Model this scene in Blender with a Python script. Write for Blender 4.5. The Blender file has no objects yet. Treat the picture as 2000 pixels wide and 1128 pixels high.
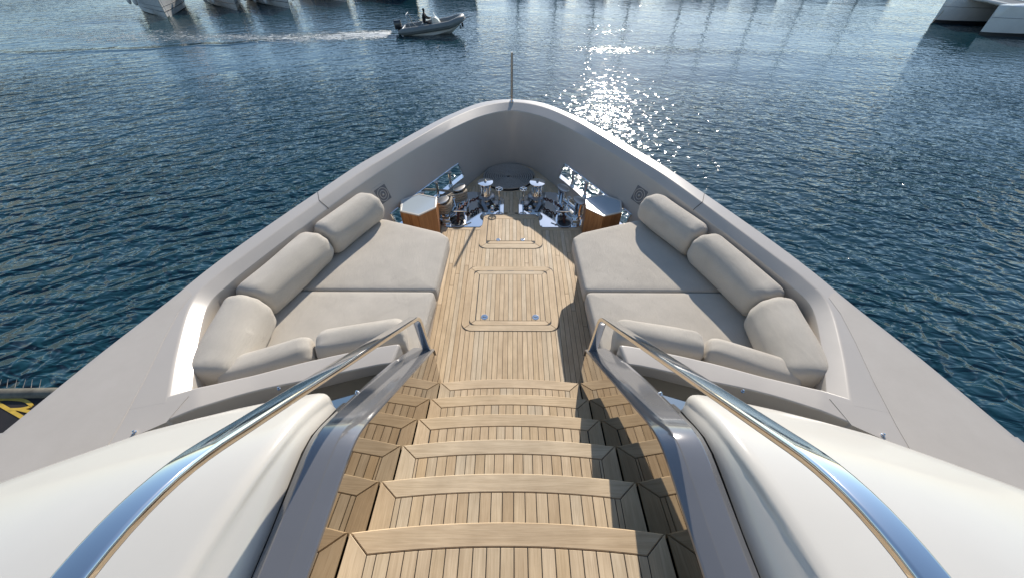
import bpy, bmesh, math, random
from mathutils import Vector, Matrix

RND = random.Random(11)
C = bpy.context.scene.collection
SC = bpy.context.scene
rad = math.radians

# ------------------------------------------------------------------ camera
cam_d = bpy.data.cameras.new('camera')
cam = bpy.data.objects.new('camera', cam_d)
C.objects.link(cam)
cam_d.sensor_width = 36.0
cam_d.lens = 36.0 * 740.0 / 2000.0
cam_d.clip_start = 0.02
cam_d.clip_end = 3000
cam.matrix_world = Matrix.Translation((0.015, 0, 3.0)) @ Matrix.Rotation(rad(45), 4, 'X') @ Matrix.Rotation(0.004, 4, 'Z')
SC.camera = cam

# ------------------------------------------------------------------ sky, sun, exposure
SUN_AZ, SUN_EL = 13.3, 28.3            # degrees right of the bow, above the horizon
W = bpy.data.worlds.new('World')
SC.world = W
W.use_nodes = True
wn = W.node_tree.nodes
sky = wn.new('ShaderNodeTexSky')
sky.sky_type = 'NISHITA'
sky.sun_disc = False
sky.sun_elevation = rad(SUN_EL)
sky.sun_rotation = rad(SUN_AZ)
sky.air_density = 1.0
sky.dust_density = 0.3
sky.ozone_density = 3.0
hs = wn.new('ShaderNodeHueSaturation')
hs.inputs['Saturation'].default_value = 0.95
hs.inputs['Hue'].default_value = 0.497
W.node_tree.links.new(sky.outputs[0], hs.inputs['Color'])
W.node_tree.links.new(hs.outputs[0], wn['Background'].inputs[0])
wn['Background'].inputs[1].default_value = 0.138
sun_dir = Vector((math.sin(rad(SUN_AZ)) * math.cos(rad(SUN_EL)), math.cos(rad(SUN_AZ)) * math.cos(rad(SUN_EL)), math.sin(rad(SUN_EL))))
sd = bpy.data.lights.new('sun', 'SUN')
sd.energy = 4.9
sd.angle = rad(0.5)
sd.color = (1.0, 0.915, 0.805)
sun = bpy.data.objects.new('sun', sd)
C.objects.link(sun)
sun.rotation_euler = sun_dir.to_track_quat('Z', 'Y').to_euler()
SC.view_settings.view_transform = 'Standard'
SC.view_settings.look = 'None'
SC.view_settings.exposure = 0.27
SC.view_settings.gamma = 1.0
SC.cycles.use_denoising = True
SC.cycles.max_bounces = 8
SC.cycles.caustics_reflective = True
SC.cycles.blur_glossy = 0.6
SC.cycles.caustics_refractive = False
SC.cycles.sample_clamp_indirect = 3.0


# ------------------------------------------------------------------ materials
class NT:
    def __init__(s, name):
        s.m = bpy.data.materials.new(name)
        s.m.use_nodes = True
        s.t = s.m.node_tree
        s.b = s.t.nodes['Principled BSDF']

    def n(s, typ, **kw):
        nd = s.t.nodes.new('ShaderNode' + typ)
        for k, v in kw.items():
            if k.startswith('i_'):
                nd.inputs[int(k[2:])].default_value = v
            else:
                setattr(nd, k, v)
        return nd

    def l(s, a, b):
        s.t.links.new(a, b)

    def math(s, op, a, b=None, c=None, clamp=False):
        nd = s.n('Math', operation=op)
        nd.use_clamp = clamp
        for i, x in enumerate((a, b, c)):
            if x is None:
                continue
            if isinstance(x, (int, float)):
                nd.inputs[i].default_value = x
            else:
                s.l(x, nd.inputs[i])
        return nd.outputs[0]

    def noise(s, vec, scale, detail=2.0, rough=0.5, dim='3D', dist=0.0):
        nd = s.n('TexNoise', noise_dimensions=dim)
        nd.inputs['Scale'].default_value = scale
        nd.inputs['Detail'].default_value = detail
        nd.inputs['Roughness'].default_value = rough
        nd.inputs['Distortion'].default_value = dist
        if vec is not None:
            s.l(vec, nd.inputs['Vector'])
        return nd.outputs[0]

    def mapping(s, vec, scale=(1, 1, 1), rot=(0, 0, 0), loc=(0, 0, 0)):
        nd = s.n('Mapping')
        nd.inputs['Scale'].default_value = scale
        nd.inputs['Rotation'].default_value = rot
        nd.inputs['Location'].default_value = loc
        s.l(vec, nd.inputs[0])
        return nd.outputs[0]

    def ramp(s, fac, stops):
        nd = s.n('ValToRGB')
        e = nd.color_ramp.elements
        while len(e) < len(stops):
            e.new(0.5)
        for i, (p, c) in enumerate(stops):
            e[i].position = p
            e[i].color = (*c, 1) if len(c) == 3 else c
        s.l(fac, nd.inputs[0])
        return nd.outputs[0]

    def mix(s, fac, a, b, blend='MIX'):
        nd = s.n('MixRGB', blend_type=blend)
        for i, x in enumerate((fac, a, b)):
            if isinstance(x, (int, float)):
                nd.inputs[i].default_value = x
            elif isinstance(x, tuple):
                nd.inputs[i].default_value = (*x, 1)
            else:
                s.l(x, nd.inputs[i])
        return nd.outputs[0]

    def bump(s, h, strength=1.0, dist=0.01):
        nd = s.n('Bump')
        nd.inputs['Strength'].default_value = strength
        nd.inputs['Distance'].default_value = dist
        s.l(h, nd.inputs['Height'])
        s.l(nd.outputs[0], s.b.inputs['Normal'])
        return nd

    def set(s, **kw):
        for k, v in kw.items():
            inp = s.b.inputs[k.replace('_', ' ')]
            if isinstance(v, tuple):
                inp.default_value = (*v, 1)
            elif isinstance(v, (int, float)):
                inp.default_value = v
            else:
                s.l(v, inp)
        return s


def plain(name, col, rough=0.5, metal=0.0, coat=0.0, spec=0.5, var=0.06, vscale=6.0, rvar=0.0):
    m = NT(name)
    g = m.n('NewGeometry').outputs['Position']
    f = m.noise(g, vscale, 4, 0.6)
    lo = tuple(c * (1 - var) for c in col)
    hi = tuple(min(1, c * (1 + var)) for c in col)
    m.set(Base_Color=m.ramp(f, [(0.3, lo), (0.7, hi)]), Metallic=metal, Coat_Weight=coat, Coat_Roughness=0.06)
    m.b.inputs['Specular IOR Level'].default_value = spec
    if rvar:
        f2 = m.noise(g, vscale * 3, 5, 0.65)
        m.l(m.math('ADD', m.math('MULTIPLY', f2, rvar), rough - rvar * 0.5), m.b.inputs['Roughness'])
    else:
        m.set(Roughness=rough)
    return m


def teak(name, axis):
    """bare weathered teak; grain runs along the given object axis, each plank gets its own tone"""
    m = NT(name)
    oi = m.n('ObjectInfo')
    tc = m.n('TexCoord').outputs['Object']
    off = m.n('CombineXYZ')
    m.l(m.math('MULTIPLY', oi.outputs['Random'], 37.0), off.inputs[0])
    m.l(m.math('MULTIPLY', oi.outputs['Random'], 91.0), off.inputs[1])
    va = m.n('VectorMath', operation='ADD')
    m.l(tc, va.inputs[0])
    m.l(off.outputs[0], va.inputs[1])
    sc = (60, 2.2, 60) if axis == 'Y' else (2.2, 60, 60)
    grain = m.noise(m.mapping(va.outputs[0], sc), 1.0, 5, 0.6, dist=0.4)
    sc2 = (190, 9, 190) if axis == 'Y' else (9, 190, 190)
    fine = m.noise(m.mapping(va.outputs[0], sc2), 1.0, 3, 0.6)
    patch = m.noise(va.outputs[0], 3.2, 3, 0.6)
    tone = m.ramp(oi.outputs['Random'], [(0.0, (0.58, 0.46, 0.315)), (0.22, (0.52, 0.40, 0.26)), (0.45, (0.62, 0.50, 0.35)),
                                         (0.62, (0.56, 0.44, 0.29)), (0.8, (0.58, 0.495, 0.37)), (1.0, (0.55, 0.42, 0.265))])
    g1 = m.ramp(grain, [(0.28, (0.84, 0.81, 0.77)), (0.62, (1.05, 1.04, 1.02))])
    c = m.mix(1.0, tone, g1, 'MULTIPLY')
    g2 = m.ramp(fine, [(0.32, (0.84, 0.81, 0.78)), (0.6, (1.03, 1.03, 1.03))])
    c = m.mix(0.75, c, m.mix(1.0, c, g2, 'MULTIPLY'))
    g3 = m.ramp(patch, [(0.38, (0.90, 0.88, 0.86)), (0.66, (1.10, 1.09, 1.08))])
    c = m.mix(1.0, c, g3, 'MULTIPLY')
    m.set(Base_Color=c, Roughness=0.62)
    m.b.inputs['Specular IOR Level'].default_value = 0.25
    m.bump(m.math('ADD', grain, m.math('MULTIPLY', fine, 0.5)), 0.5, 0.0012)
    return m


def fabric(name, col):
    m = NT(name)
    g = m.n('NewGeometry').outputs['Position']
    wx = m.n('TexWave', wave_type='BANDS', bands_direction='X')
    wx.inputs['Scale'].default_value = 210
    wx.inputs['Distortion'].default_value = 1.5
    m.l(g, wx.inputs[0])
    wy = m.n('TexWave', wave_type='BANDS', bands_direction='Y')
    wy.inputs['Scale'].default_value = 210
    wy.inputs['Distortion'].default_value = 1.5
    m.l(g, wy.inputs[0])
    big = m.noise(g, 4.0, 4, 0.55)
    crease = m.noise(m.mapping(g, (7, 3, 9)), 1.0, 4, 0.55, dist=1.2)
    slub = m.noise(m.mapping(g, (220, 22, 120)), 1.0, 3, 0.6)
    c = m.ramp(big, [(0.3, tuple(x * 0.92 for x in col)), (0.7, tuple(x * 1.06 for x in col))])
    c = m.mix(1.0, c, m.ramp(slub, [(0.3, (0.96, 0.96, 0.96)), (0.65, (1.02, 1.02, 1.02))]), 'MULTIPLY')
    m.set(Base_Color=c, Roughness=0.9)
    m.b.inputs['Specular IOR Level'].default_value = 0.15
    m.b.inputs['Sheen Weight'].default_value = 0.25
    m.b.inputs['Sheen Roughness'].default_value = 0.5
    h = m.math('ADD', m.math('MULTIPLY', m.math('ADD', wx.outputs['Fac'], wy.outputs['Fac']), 0.0006), m.math('MULTIPLY', crease, 0.009))
    m.bump(h, 0.8, 1.0)
    return m


def steel(name, col, rough, var=0.0):
    m = NT(name)
    g = m.n('NewGeometry').outputs['Position']
    f = m.noise(g, 14, 4, 0.6)
    m.set(Base_Color=col, Metallic=1.0)
    m.l(m.math('ADD', m.math('MULTIPLY', f, 0.06), max(0.0, rough - 0.02)), m.b.inputs['Roughness'])
    if var:
        m.bump(m.noise(g, 2.2, 2, 0.5), 0.6, var)
    return m


M_TEAK_Y = teak('teak_lengthwise', 'Y')
M_TEAK_X = teak('teak_crosswise', 'X')
M_CAULK = plain('black_caulking', (0.02, 0.018, 0.016), 0.7, var=0.2)
M_VARN = NT('oiled_teak')
_g = M_VARN.n('TexCoord').outputs['Object']
_f = M_VARN.noise(M_VARN.mapping(_g, (26, 26, 2.0)), 1.0, 5, 0.6, dist=0.6)
M_VARN.set(Base_Color=M_VARN.ramp(_f, [(0.3, (0.20, 0.085, 0.030)), (0.55, (0.33, 0.150, 0.055)), (0.75, (0.42, 0.21, 0.085))]), Roughness=0.45)
M_GEL = plain('taupe_gelcoat', (0.43, 0.395, 0.352), 0.32, coat=0.35, var=0.03, vscale=2.5, rvar=0.06)
M_NONSKID = NT('nonskid_gelcoat')
_g = M_NONSKID.n('NewGeometry').outputs['Position']
_f = M_NONSKID.noise(_g, 5, 5, 0.65)
M_NONSKID.set(Base_Color=M_NONSKID.ramp(_f, [(0.3, (0.40, 0.367, 0.328)), (0.7, (0.43, 0.397, 0.357))]), Roughness=0.7)
M_NONSKID.bump(M_NONSKID.noise(_g, 500, 2, 0.6), 0.3, 0.0006)
M_WHITE = plain('white_gelcoat', (0.575, 0.548, 0.492), 0.22, coat=0.5, var=0.02, vscale=2.0)
M_HULLW = plain('white_boat_gelcoat', (0.58, 0.575, 0.555), 0.3, coat=0.3, var=0.06, vscale=1.5)
M_FAB = fabric('beige_canvas', (0.52, 0.472, 0.40))
M_CHROME = steel('polished_steel', (0.80, 0.79, 0.77), 0.05)
M_PLATE = steel('mirror_deck_plate', (0.78, 0.78, 0.78), 0.04)
M_MIRROR = steel('mirror_side_panel', (0.46, 0.42, 0.365), 0.02)
M_COAM = plain('gloss_grey_coaming', (0.22, 0.218, 0.222), 0.10, metal=0.5, coat=0.4, var=0.02)
M_DSTEEL = steel('dull_steel', (0.36, 0.35, 0.34), 0.3)
M_GLASS = steel('tinted_mirror_glass', (0.36, 0.36, 0.345), 0.03)
M_RUBBER = plain('black_rubber', (0.018, 0.018, 0.019), 0.5, var=0.2)
M_ROPE = plain('grey_rope', (0.34, 0.31, 0.27), 0.85, var=0.25, vscale=90)
M_TANROPE = plain('tan_rope', (0.34, 0.285, 0.215), 0.85, var=0.25, vscale=60)
M_RUST = plain('rusty_chain', (0.11, 0.045, 0.032), 0.6, metal=0.5, var=0.4, vscale=40)
M_GREYGRILL = plain('grey_grille', (0.15, 0.148, 0.15), 0.6, var=0.1)
M_TABLE = NT('pale_table_glass')
M_TABLE.set(Base_Color=(0.40, 0.455, 0.485), Roughness=0.16, Coat_Weight=0.5)
M_RIBTUBE = plain('grey_inflatable_tube', (0.165, 0.175, 0.17), 0.5, var=0.1, vscale=2)
M_RIBDK = plain('dark_grey_hypalon', (0.10, 0.11, 0.11), 0.55, var=0.15)
M_WEATHER = plain('weathered_tube', (0.125, 0.115, 0.09), 0.75, var=0.35, vscale=7)
M_YELLOW = plain('yellow_paint', (0.50, 0.33, 0.04), 0.55, var=0.15, vscale=9)
M_BLACKCV = plain('black_canvas', (0.010, 0.007, 0.007), 0.7, var=0.4, vscale=5)
M_CLOTH = plain('dark_jacket', (0.012, 0.013, 0.017), 0.85, var=0.2)
M_SKIN = plain('skin', (0.42, 0.25, 0.18), 0.55)
M_NAVY = plain('dark_hull', (0.02, 0.022, 0.028), 0.3, coat=0.3)
M_GREEN = plain('dark_bottom_paint', (0.012, 0.03, 0.028), 0.6)
M_CANVASB = plain('faded_boat_canvas', (0.30, 0.30, 0.30), 0.8)


# ------------------------------------------------------------------ mesh helpers
class MB:
    def __init__(s):
        s.v = []
        s.f = []

    def add(s, vs, fs):
        k = len(s.v)
        s.v += [tuple(p) for p in vs]
        s.f += [tuple(i + k for i in q) for q in fs]
        return s

    def box(s, lo, hi):
        x0, y0, z0 = lo
        x1, y1, z1 = hi
        return s.add([(x0, y0, z0), (x1, y0, z0), (x1, y1, z0), (x0, y1, z0), (x0, y0, z1), (x1, y0, z1), (x1, y1, z1), (x0, y1, z1)],
                     [(0, 3, 2, 1), (4, 5, 6, 7), (0, 1, 5, 4), (1, 2, 6, 5), (2, 3, 7, 6), (3, 0, 4, 7)])

    def prism(s, poly, z0, z1, ch=0.0):
        n = len(poly)
        if ch:
            tp = inset(poly, ch)
            vs = [(x, y, z0) for x, y in poly] + [(x, y, z1 - ch) for x, y in poly] + [(x, y, z1) for x, y in tp]
            fs = [tuple(range(n))[::-1], tuple(range(2 * n, 3 * n))]
            for k in (0, n):
                fs += [(k + i, k + (i + 1) % n, k + n + (i + 1) % n, k + n + i) for i in range(n)]
            return s.add(vs, fs)
        vs = [(x, y, z0) for x, y in poly] + [(x, y, z1) for x, y in poly]
        fs = [tuple(range(n))[::-1], tuple(range(n, 2 * n))] + [(i, (i + 1) % n, n + (i + 1) % n, n + i) for i in range(n)]
        return s.add(vs, fs)

    def loft(s, rows, close_u=False, close_v=False, caps=False):
        n = len(rows[0])
        vs = [p for r in rows for p in r]
        fs = []
        m = len(rows)
        for i in range(m if close_v else m - 1):
            a, b = i * n, ((i + 1) % m) * n
            for j in range(n if close_u else n - 1):
                fs.append((a + j, a + (j + 1) % n, b + (j + 1) % n, b + j))
        if caps:
            fs.append(tuple(range(n))[::-1])
            fs.append(tuple((m - 1) * n + j for j in range(n)))
        return s.add(vs, fs)

    def tube(s, path, r, n=10, prof=None, closed=False, up=None):
        """sweep; r a number or a list; prof = list of (side, up) offsets instead of a circle"""
        P = [Vector(p) for p in path]
        rows = []
        N = len(P)
        side = None
        for i, p in enumerate(P):
            if closed:
                t = (P[(i + 1) % N] - P[i - 1]).normalized()
            else:
                t = (P[min(i + 1, N - 1)] - P[max(i - 1, 0)]).normalized()
            if up is not None:
                sd_ = t.cross(Vector(up))
                side = sd_.normalized() if sd_.length > 1e-4 else side
            elif side is None:
                a = Vector((0, 0, 1)) if abs(t.z) < 0.9 else Vector((0, 1, 0))
                side = t.cross(a).normalized()
            else:
                side = (side - t * side.dot(t)).normalized()
            u = side.cross(t).normalized()
            rr = r[i] if isinstance(r, (list, tuple)) else r
            if prof:
                rows.append([tuple(p + side * (a * rr) + u * (b * rr)) for a, b in prof])
            else:
                rows.append([tuple(p + side * (math.cos(2 * math.pi * k / n) * rr) + u * (math.sin(2 * math.pi * k / n) * rr)) for k in range(n)])
        return s.loft(rows, close_u=True, close_v=closed, caps=not closed)

    def lathe(s, c, prof, n=24, M=None):
        """prof: list of (radius, z); around vertical axis at c, optional matrix"""
        rows = []
        c = Vector(c)
        for r, z in prof:
            row = []
            for k in range(n):
                a = 2 * math.pi * k / n
                q = Vector((math.cos(a) * r, math.sin(a) * r, z))
                if M is not None:
                    q = M @ q
                row.append(tuple(c + q))
            rows.append(row)
        return s.loft(rows, close_u=True, caps=True)

    def ball(s, c, r, n=12, sc=(1, 1, 1)):
        rows = []
        for i in range(1, n):
            a = math.pi * i / n
            rows.append([(c[0] + math.sin(a) * math.cos(2 * math.pi * k / n) * r * sc[0], c[1] + math.sin(a) * math.sin(2 * math.pi * k / n) * r * sc[1],
                          c[2] - math.cos(a) * r * sc[2]) for k in range(n)])
        return s.loft(rows, close_u=True, caps=True)

    def mirror(s):
        s.v = [(-x, y, z) for x, y, z in s.v]
        return s

    def build(s, name, mat, parent=None, smooth=35, bevel=0.0, origin=None, seg=2):
        me = bpy.data.meshes.new(name)
        vs = s.v
        if origin is not None:
            ox, oy, oz = origin
            vs = [(x - ox, y - oy, z - oz) for x, y, z in vs]
        me.from_pydata(vs, [], s.f)
        bm = bmesh.new()
        bm.from_mesh(me)
        bmesh.ops.recalc_face_normals(bm, faces=bm.faces)
        bm.to_mesh(me)
        bm.free()
        if smooth:
            me.shade_smooth()
            me.set_sharp_from_angle(angle=rad(smooth))
        me.materials.append(mat.m if isinstance(mat, NT) else mat)
        o = bpy.data.objects.new(name, me)
        C.objects.link(o)
        if origin is not None:
            o.location = origin
        if parent is not None:
            o.parent = parent
            if parent.type == 'EMPTY' or parent.location.length > 0:
                o.matrix_parent_inverse = Matrix.Translation(-wloc(parent))
        if bevel:
            b = o.modifiers.new('bevel', 'BEVEL')
            b.width = bevel
            b.segments = seg
            b.limit_method = 'ANGLE'
            b.angle_limit = rad(40)
        return o


def wloc(o):
    """world position of an object whose ancestors are only translated (scene not evaluated yet)"""
    p = Vector(o.location)
    if o.parent is not None:
        p = wloc(o.parent) + o.matrix_parent_inverse.to_translation() + p
    return p


def inset(poly, g):
    """offset a polygon inward by g"""
    n = len(poly)
    area = sum(poly[i][0] * poly[(i + 1) % n][1] - poly[(i + 1) % n][0] * poly[i][1] for i in range(n))
    sg = 1 if area > 0 else -1
    out = []
    for i in range(n):
        p0, p1, p2 = Vector(poly[i - 1]), Vector(poly[i]), Vector(poly[(i + 1) % n])
        e1, e2 = (p1 - p0), (p2 - p1)
        if e1.length < 1e-7 or e2.length < 1e-7:
            out.append(tuple(p1))
            continue
        e1.normalize()
        e2.normalize()
        n1 = Vector((-e1.y, e1.x)) * sg
        n2 = Vector((-e2.y, e2.x)) * sg
        b = n1 + n2
        d = b.dot(n1)
        b = b * (g / d) if d > 0.25 else n1 * g
        out.append((p1.x + b.x, p1.y + b.y))
    return out


def rounded(poly, r, seg=5):
    """round the corners of a polygon; r a number or one per corner"""
    n = len(poly)
    out = []
    for i in range(n):
        rr = r[i] if isinstance(r, (list, tuple)) else r
        p0, p1, p2 = Vector(poly[i - 1]), Vector(poly[i]), Vector(poly[(i + 1) % n])
        if rr <= 0:
            out.append(tuple(p1))
            continue
        a, b = (p0 - p1).normalized(), (p2 - p1).normalized()
        ang = a.angle(b)
        d = min(rr / math.tan(ang / 2), (p0 - p1).length * 0.48, (p2 - p1).length * 0.48)
        s0, s1 = p1 + a * d, p1 + b * d
        for k in range(seg + 1):
            t = k / seg
            q = s0 * (1 - t) ** 2 + p1 * 2 * t * (1 - t) + s1 * t * t
            out.append(tuple(q))
    return out


def empty(name, loc, label=None, cat=None, group=None, kind=None):
    o = bpy.data.objects.new(name, None)
    o.empty_display_size = 0.1
    C.objects.link(o)
    o.location = loc
    return tag(o, label, cat, group, kind)


def tag(o, label=None, cat=None, group=None, kind=None):
    if label:
        o['label'] = label
    if cat:
        o['category'] = cat
    if group:
        o['group'] = group
    if kind:
        o['kind'] = kind
    return o


def spline(pts, t):
    """Catmull-Rom through pts (station index t)"""
    n = len(pts)
    i = max(0, min(int(math.floor(t)), n - 2))
    u = t - i
    P = lambda k: Vector(pts[max(0, min(n - 1, k))])
    p1, p2 = P(i), P(i + 1)
    p0 = P(i - 1) if i > 0 else Vector((-pts[1][0], pts[1][1])) if pts[0][0] == 0 else p1 * 2 - p2
    p3 = P(i + 2) if i + 2 < n else p2 * 2 - p1
    return 0.5 * ((2 * p1) + (p2 - p0) * u + (2 * p0 - 5 * p1 + 4 * p2 - p3) * u * u + (3 * p1 - p0 - 3 * p2 + p3) * u ** 3)


def plen(x, xs, ys):
    """piecewise linear"""
    if x <= xs[0]:
        return ys[0]
    for i in range(len(xs) - 1):
        if x <= xs[i + 1]:
            return ys[i] + (ys[i + 1] - ys[i]) * (x - xs[i]) / (xs[i + 1] - xs[i])
    return ys[-1]


# ------------------------------------------------------------------ water
WZ = -3.0
wm = NT('harbour_water')
pos = wm.n('NewGeometry').outputs['Position']
sep = wm.n('SeparateXYZ')
wm.l(pos, sep.inputs[0])
px, py = sep.outputs[0], sep.outputs[1]


def crest(rot, sx, sy, scale, detail, dist, loc=(0, 0, 0)):
    return wm.noise(wm.mapping(wm.mapping(pos, rot=(0, 0, rot), loc=loc), (sx, sy, 1)), scale, detail, 0.55, '2D', dist)


wA = crest(rad(-26), 0.62, 2.1, 0.95, 1.6, 0.5)
wB = crest(rad(28), 0.6, 2.1, 1.0, 1.6, 0.5, (13, 7, 0))
side = wm.n('MapRange', interpolation_type='SMOOTHSTEP')
side.inputs[1].default_value = -7
side.inputs[2].default_value = 9
wm.l(px, side.inputs[0])
mixw = wm.n('Mix')
wm.l(side.outputs[0], mixw.inputs[0])
wm.l(wA, mixw.inputs[2])
wm.l(wB, mixw.inputs[3])
fineA = crest(rad(4), 1.9, 4.6, 1.0, 1.8, 0.6, (3, 3, 0))
chop = wm.noise(pos, 2.5, 1.4, 0.5, '2D', 0.4)
swell = wm.noise(wm.mapping(pos, (0.16, 0.33, 1)), 1.0, 2, 0.5, '2D')
calm = wm.ramp(wm.noise(wm.mapping(pos, (0.05, 0.09, 1)), 1.0, 2, 0.5, '2D'), [(0.36, (0.45, 0.45, 0.45)), (0.62, (1, 1, 1))])
ampl = wm.n('MapRange', interpolation_type='SMOOTHSTEP')
for _i, _v in ((1, -12.0), (2, 2.0), (3, 0.25), (4, 0.115)):
    ampl.inputs[_i].default_value = _v
wm.l(px, ampl.inputs[0])
h = wm.math('MULTIPLY', mixw.outputs[0], ampl.outputs[0])
h = wm.math('ADD', h, wm.math('MULTIPLY', fineA, 0.085))
h = wm.math('ADD', h, wm.math('MULTIPLY', chop, 0.125))
far = wm.n('MapRange', interpolation_type='SMOOTHSTEP')
for _i, _v in ((1, 13.0), (2, 23.5), (3, 1.0), (4, 0.24)):
    far.inputs[_i].default_value = _v
wm.l(py, far.inputs[0])
h = wm.math('MULTIPLY', wm.math('MULTIPLY', h, calm), far.outputs[0])
# a last line of old wash crossing ahead of the bow
ow = wm.math('MULTIPLY', wm.math('ADD', wm.math('SUBTRACT', py, 26.6), wm.math('MULTIPLY', wm.math('SUBTRACT', px, 7.0), 0.08)), 1.1)
ow = wm.math('EXPONENT', wm.math('MULTIPLY', wm.math('MULTIPLY', ow, ow), -1.0))
ox = wm.math('MULTIPLY', wm.math('SUBTRACT', px, 8.5), 0.14)
ow = wm.math('MULTIPLY', ow, wm.math('EXPONENT', wm.math('MULTIPLY', wm.math('MULTIPLY', ox, ox), -1.0)))
h = wm.math('ADD', h, wm.math('MULTIPLY', ow, wm.math('ADD', wm.math('MULTIPLY', chop, 0.022), wm.math('MULTIPLY', fineA, 0.022))))
h = wm.math('ADD', h, wm.math('MULTIPLY', swell, 0.06))
# wake of the inflatable boat: ridge line and foam band
gx = wm.math('MULTIPLY', px, -1.0)                      # metres to the left
rdg = wm.n('FloatCurve')
cv = rdg.mapping.curves[0]
for i, (a, b) in enumerate([(0.0, 0.74), (0.12, 0.72), (0.30, 0.53), (0.55, 0.40), (1.0, 0.33)]):
    if i < 2:
        cv.points[i].location = (a, b)
    else:
        cv.points.new(a, b)
cv.points[-1].location = (1.0, 0.33)
rdg.mapping.update()
t01 = wm.math('MULTIPLY', wm.math('SUBTRACT', gx, 7.5), 1 / 36.0, clamp=True)
wm.l(t01, rdg.inputs[1])
ridge_y = wm.math('ADD', 20.0, wm.math('MULTIPLY', rdg.outputs[0], 14.0))
wob = wm.math('MULTIPLY', wm.math('SUBTRACT', wm.noise(wm.mapping(pos, (0.35, 0.1, 1)), 1.0, 2, 0.5, '2D'), 0.5), 1.2)
dy = wm.math('ADD', wm.math('SUBTRACT', py, ridge_y), wob)
behind = wm.n('MapRange', interpolation_type='SMOOTHSTEP')
behind.inputs[1].default_value = 7.7
behind.inputs[2].default_value = 8.7
wm.l(gx, behind.inputs[0])
ridge = wm.math('EXPONENT', wm.math('MULTIPLY', wm.math('MULTIPLY', dy, dy), -7.0))
ridge = wm.math('MULTIPLY', ridge, behind.outputs[0])
h = wm.math('ADD', h, wm.math('MULTIPLY', wm.math('MULTIPLY', ridge, wm.math('SUBTRACT', 1.0, wm.math('MULTIPLY', t01, 0.8))), 0.10))
foam_y = wm.math('ADD', 30.4, wm.math('MULTIPLY', wm.math('SINE', wm.math('MULTIPLY', wm.math('SUBTRACT', gx, 8.0), 0.14)), -1.3))
fwob = wm.math('MULTIPLY', wm.math('SUBTRACT', wm.noise(wm.mapping(pos, (0.16, 0.2, 1)), 1.0, 3, 0.6, '2D'), 0.5), 4.0)
fd = wm.math('ADD', wm.math('SUBTRACT', py, foam_y), wm.math('MULTIPLY', fwob, wm.math('MULTIPLY', t01, 3.0, clamp=True)))
fw = wm.math('ADD', 1.5, wm.math('MULTIPLY', t01, 2.4))
fr = wm.math('DIVIDE', fd, fw)
band = wm.math('MULTIPLY', wm.math('EXPONENT', wm.math('MULTIPLY', wm.math('MULTIPLY', fr, fr), -0.8)), behind.outputs[0])
bandn = wm.math('MULTIPLY', band, wm.math('SUBTRACT', 1.0, wm.math('MULTIPLY', t01, 0.50)))
near = wm.math('EXPONENT', wm.math('MULTIPLY', wm.math('MULTIPLY', wm.math('SUBTRACT', gx, 8.6), wm.math('SUBTRACT', gx, 8.6)), -0.10))
fn = wm.noise(wm.mapping(pos, (1.1, 3.0, 1)), 1.5, 6, 0.68, '2D', 1.2)
foam = wm.n('MapRange', interpolation_type='SMOOTHSTEP')
foam.inputs[1].default_value = 0.80
foam.inputs[2].default_value = 1.03
wm.l(wm.math('ADD', wm.math('MULTIPLY', fn, 0.95), wm.math('MULTIPLY', bandn, wm.math('ADD', 0.46, wm.math('MULTIPLY', near, 0.10)))), foam.inputs[0])
h = wm.math('ADD', h, wm.math('MULTIPLY', foam.outputs[0], 0.02))
wm.set(Base_Color=wm.mix(foam.outputs[0], (0.005, 0.034, 0.048), (0.62, 0.64, 0.62)))
wm.l(wm.math('ADD', 0.07, wm.math('MULTIPLY', foam.outputs[0], 0.5)), wm.b.inputs['Roughness'])
wm.b.inputs['IOR'].default_value = 1.40
wm.bump(h, 1.0, 1.0)
tag(MB().add([(-900, -500, WZ), (900, -500, WZ), (900, 1500, WZ), (-900, 1500, WZ)], [(0, 1, 2, 3)]).build('water', wm, smooth=0), kind='structure')

# low hill range added unseen to block bright horizon sky from the water
hm = NT('hill_scrub')
_p = hm.n('NewGeometry').outputs['Position']
hm.set(Base_Color=hm.ramp(hm.noise(_p, 0.02, 6, 0.65), [(0.35, (0.07, 0.085, 0.06)), (0.65, (0.17, 0.16, 0.13))]), Roughness=0.9)
rows = []
for k in range(97):
    a = rad(-115 + 230 * k / 96)
    rr_ = 620 + 60 * math.sin(k * .31)
    hh = 34 + 14 * math.sin(k * .23 + 1) + 9 * math.sin(k * .71) + RND.uniform(-3, 3)
    rows.append([(math.sin(a) * rr_, math.cos(a) * rr_, WZ - 1), (math.sin(a) * (rr_ + 60), math.cos(a) * (rr_ + 60), WZ + hh * .25), (math.sin(a) * (rr_ + 150), math.cos(a) * (rr_ + 150), WZ + hh * .5), (math.sin(a) * (rr_ + 400), math.cos(a) * (rr_ + 400), WZ - 1)])
tag(MB().loft(rows).build('added_hills', hm, smooth=60), kind='structure')

# ------------------------------------------------------------------ hull lines (starboard half, metres; y forward, deck at z = 0)
LO = [(0, 6.31), (.47, 6.16), (.89, 5.68), (1.24, 5.13), (1.53, 4.60), (1.78, 4.14), (2.01, 3.60), (2.20, 3.14), (2.38, 2.68), (2.51, 2.30), (2.60, 1.95), (2.74, 1.49), (2.88, .93)]
LI1 = [(0, 6.18), (.455, 5.99), (.865, 5.51), (1.20, 4.93), (1.48, 4.39), (1.72, 3.93), (1.93, 3.42), (2.11, 2.96), (2.28, 2.51), (2.385, 2.22), (2.41, 1.95), (2.25, 1.52), (2.06, 1.125)]
LI2 = [(0, 6.02), (.453, 5.79), (.851, 5.31), (1.18, 4.80), (1.45, 4.30), (1.655, 3.88), (1.86, 3.40), (2.04, 2.93), (2.205, 2.49), (2.30, 2.20), (2.33, 1.96), (2.16, 1.53), (1.975, 1.16)]
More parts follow.
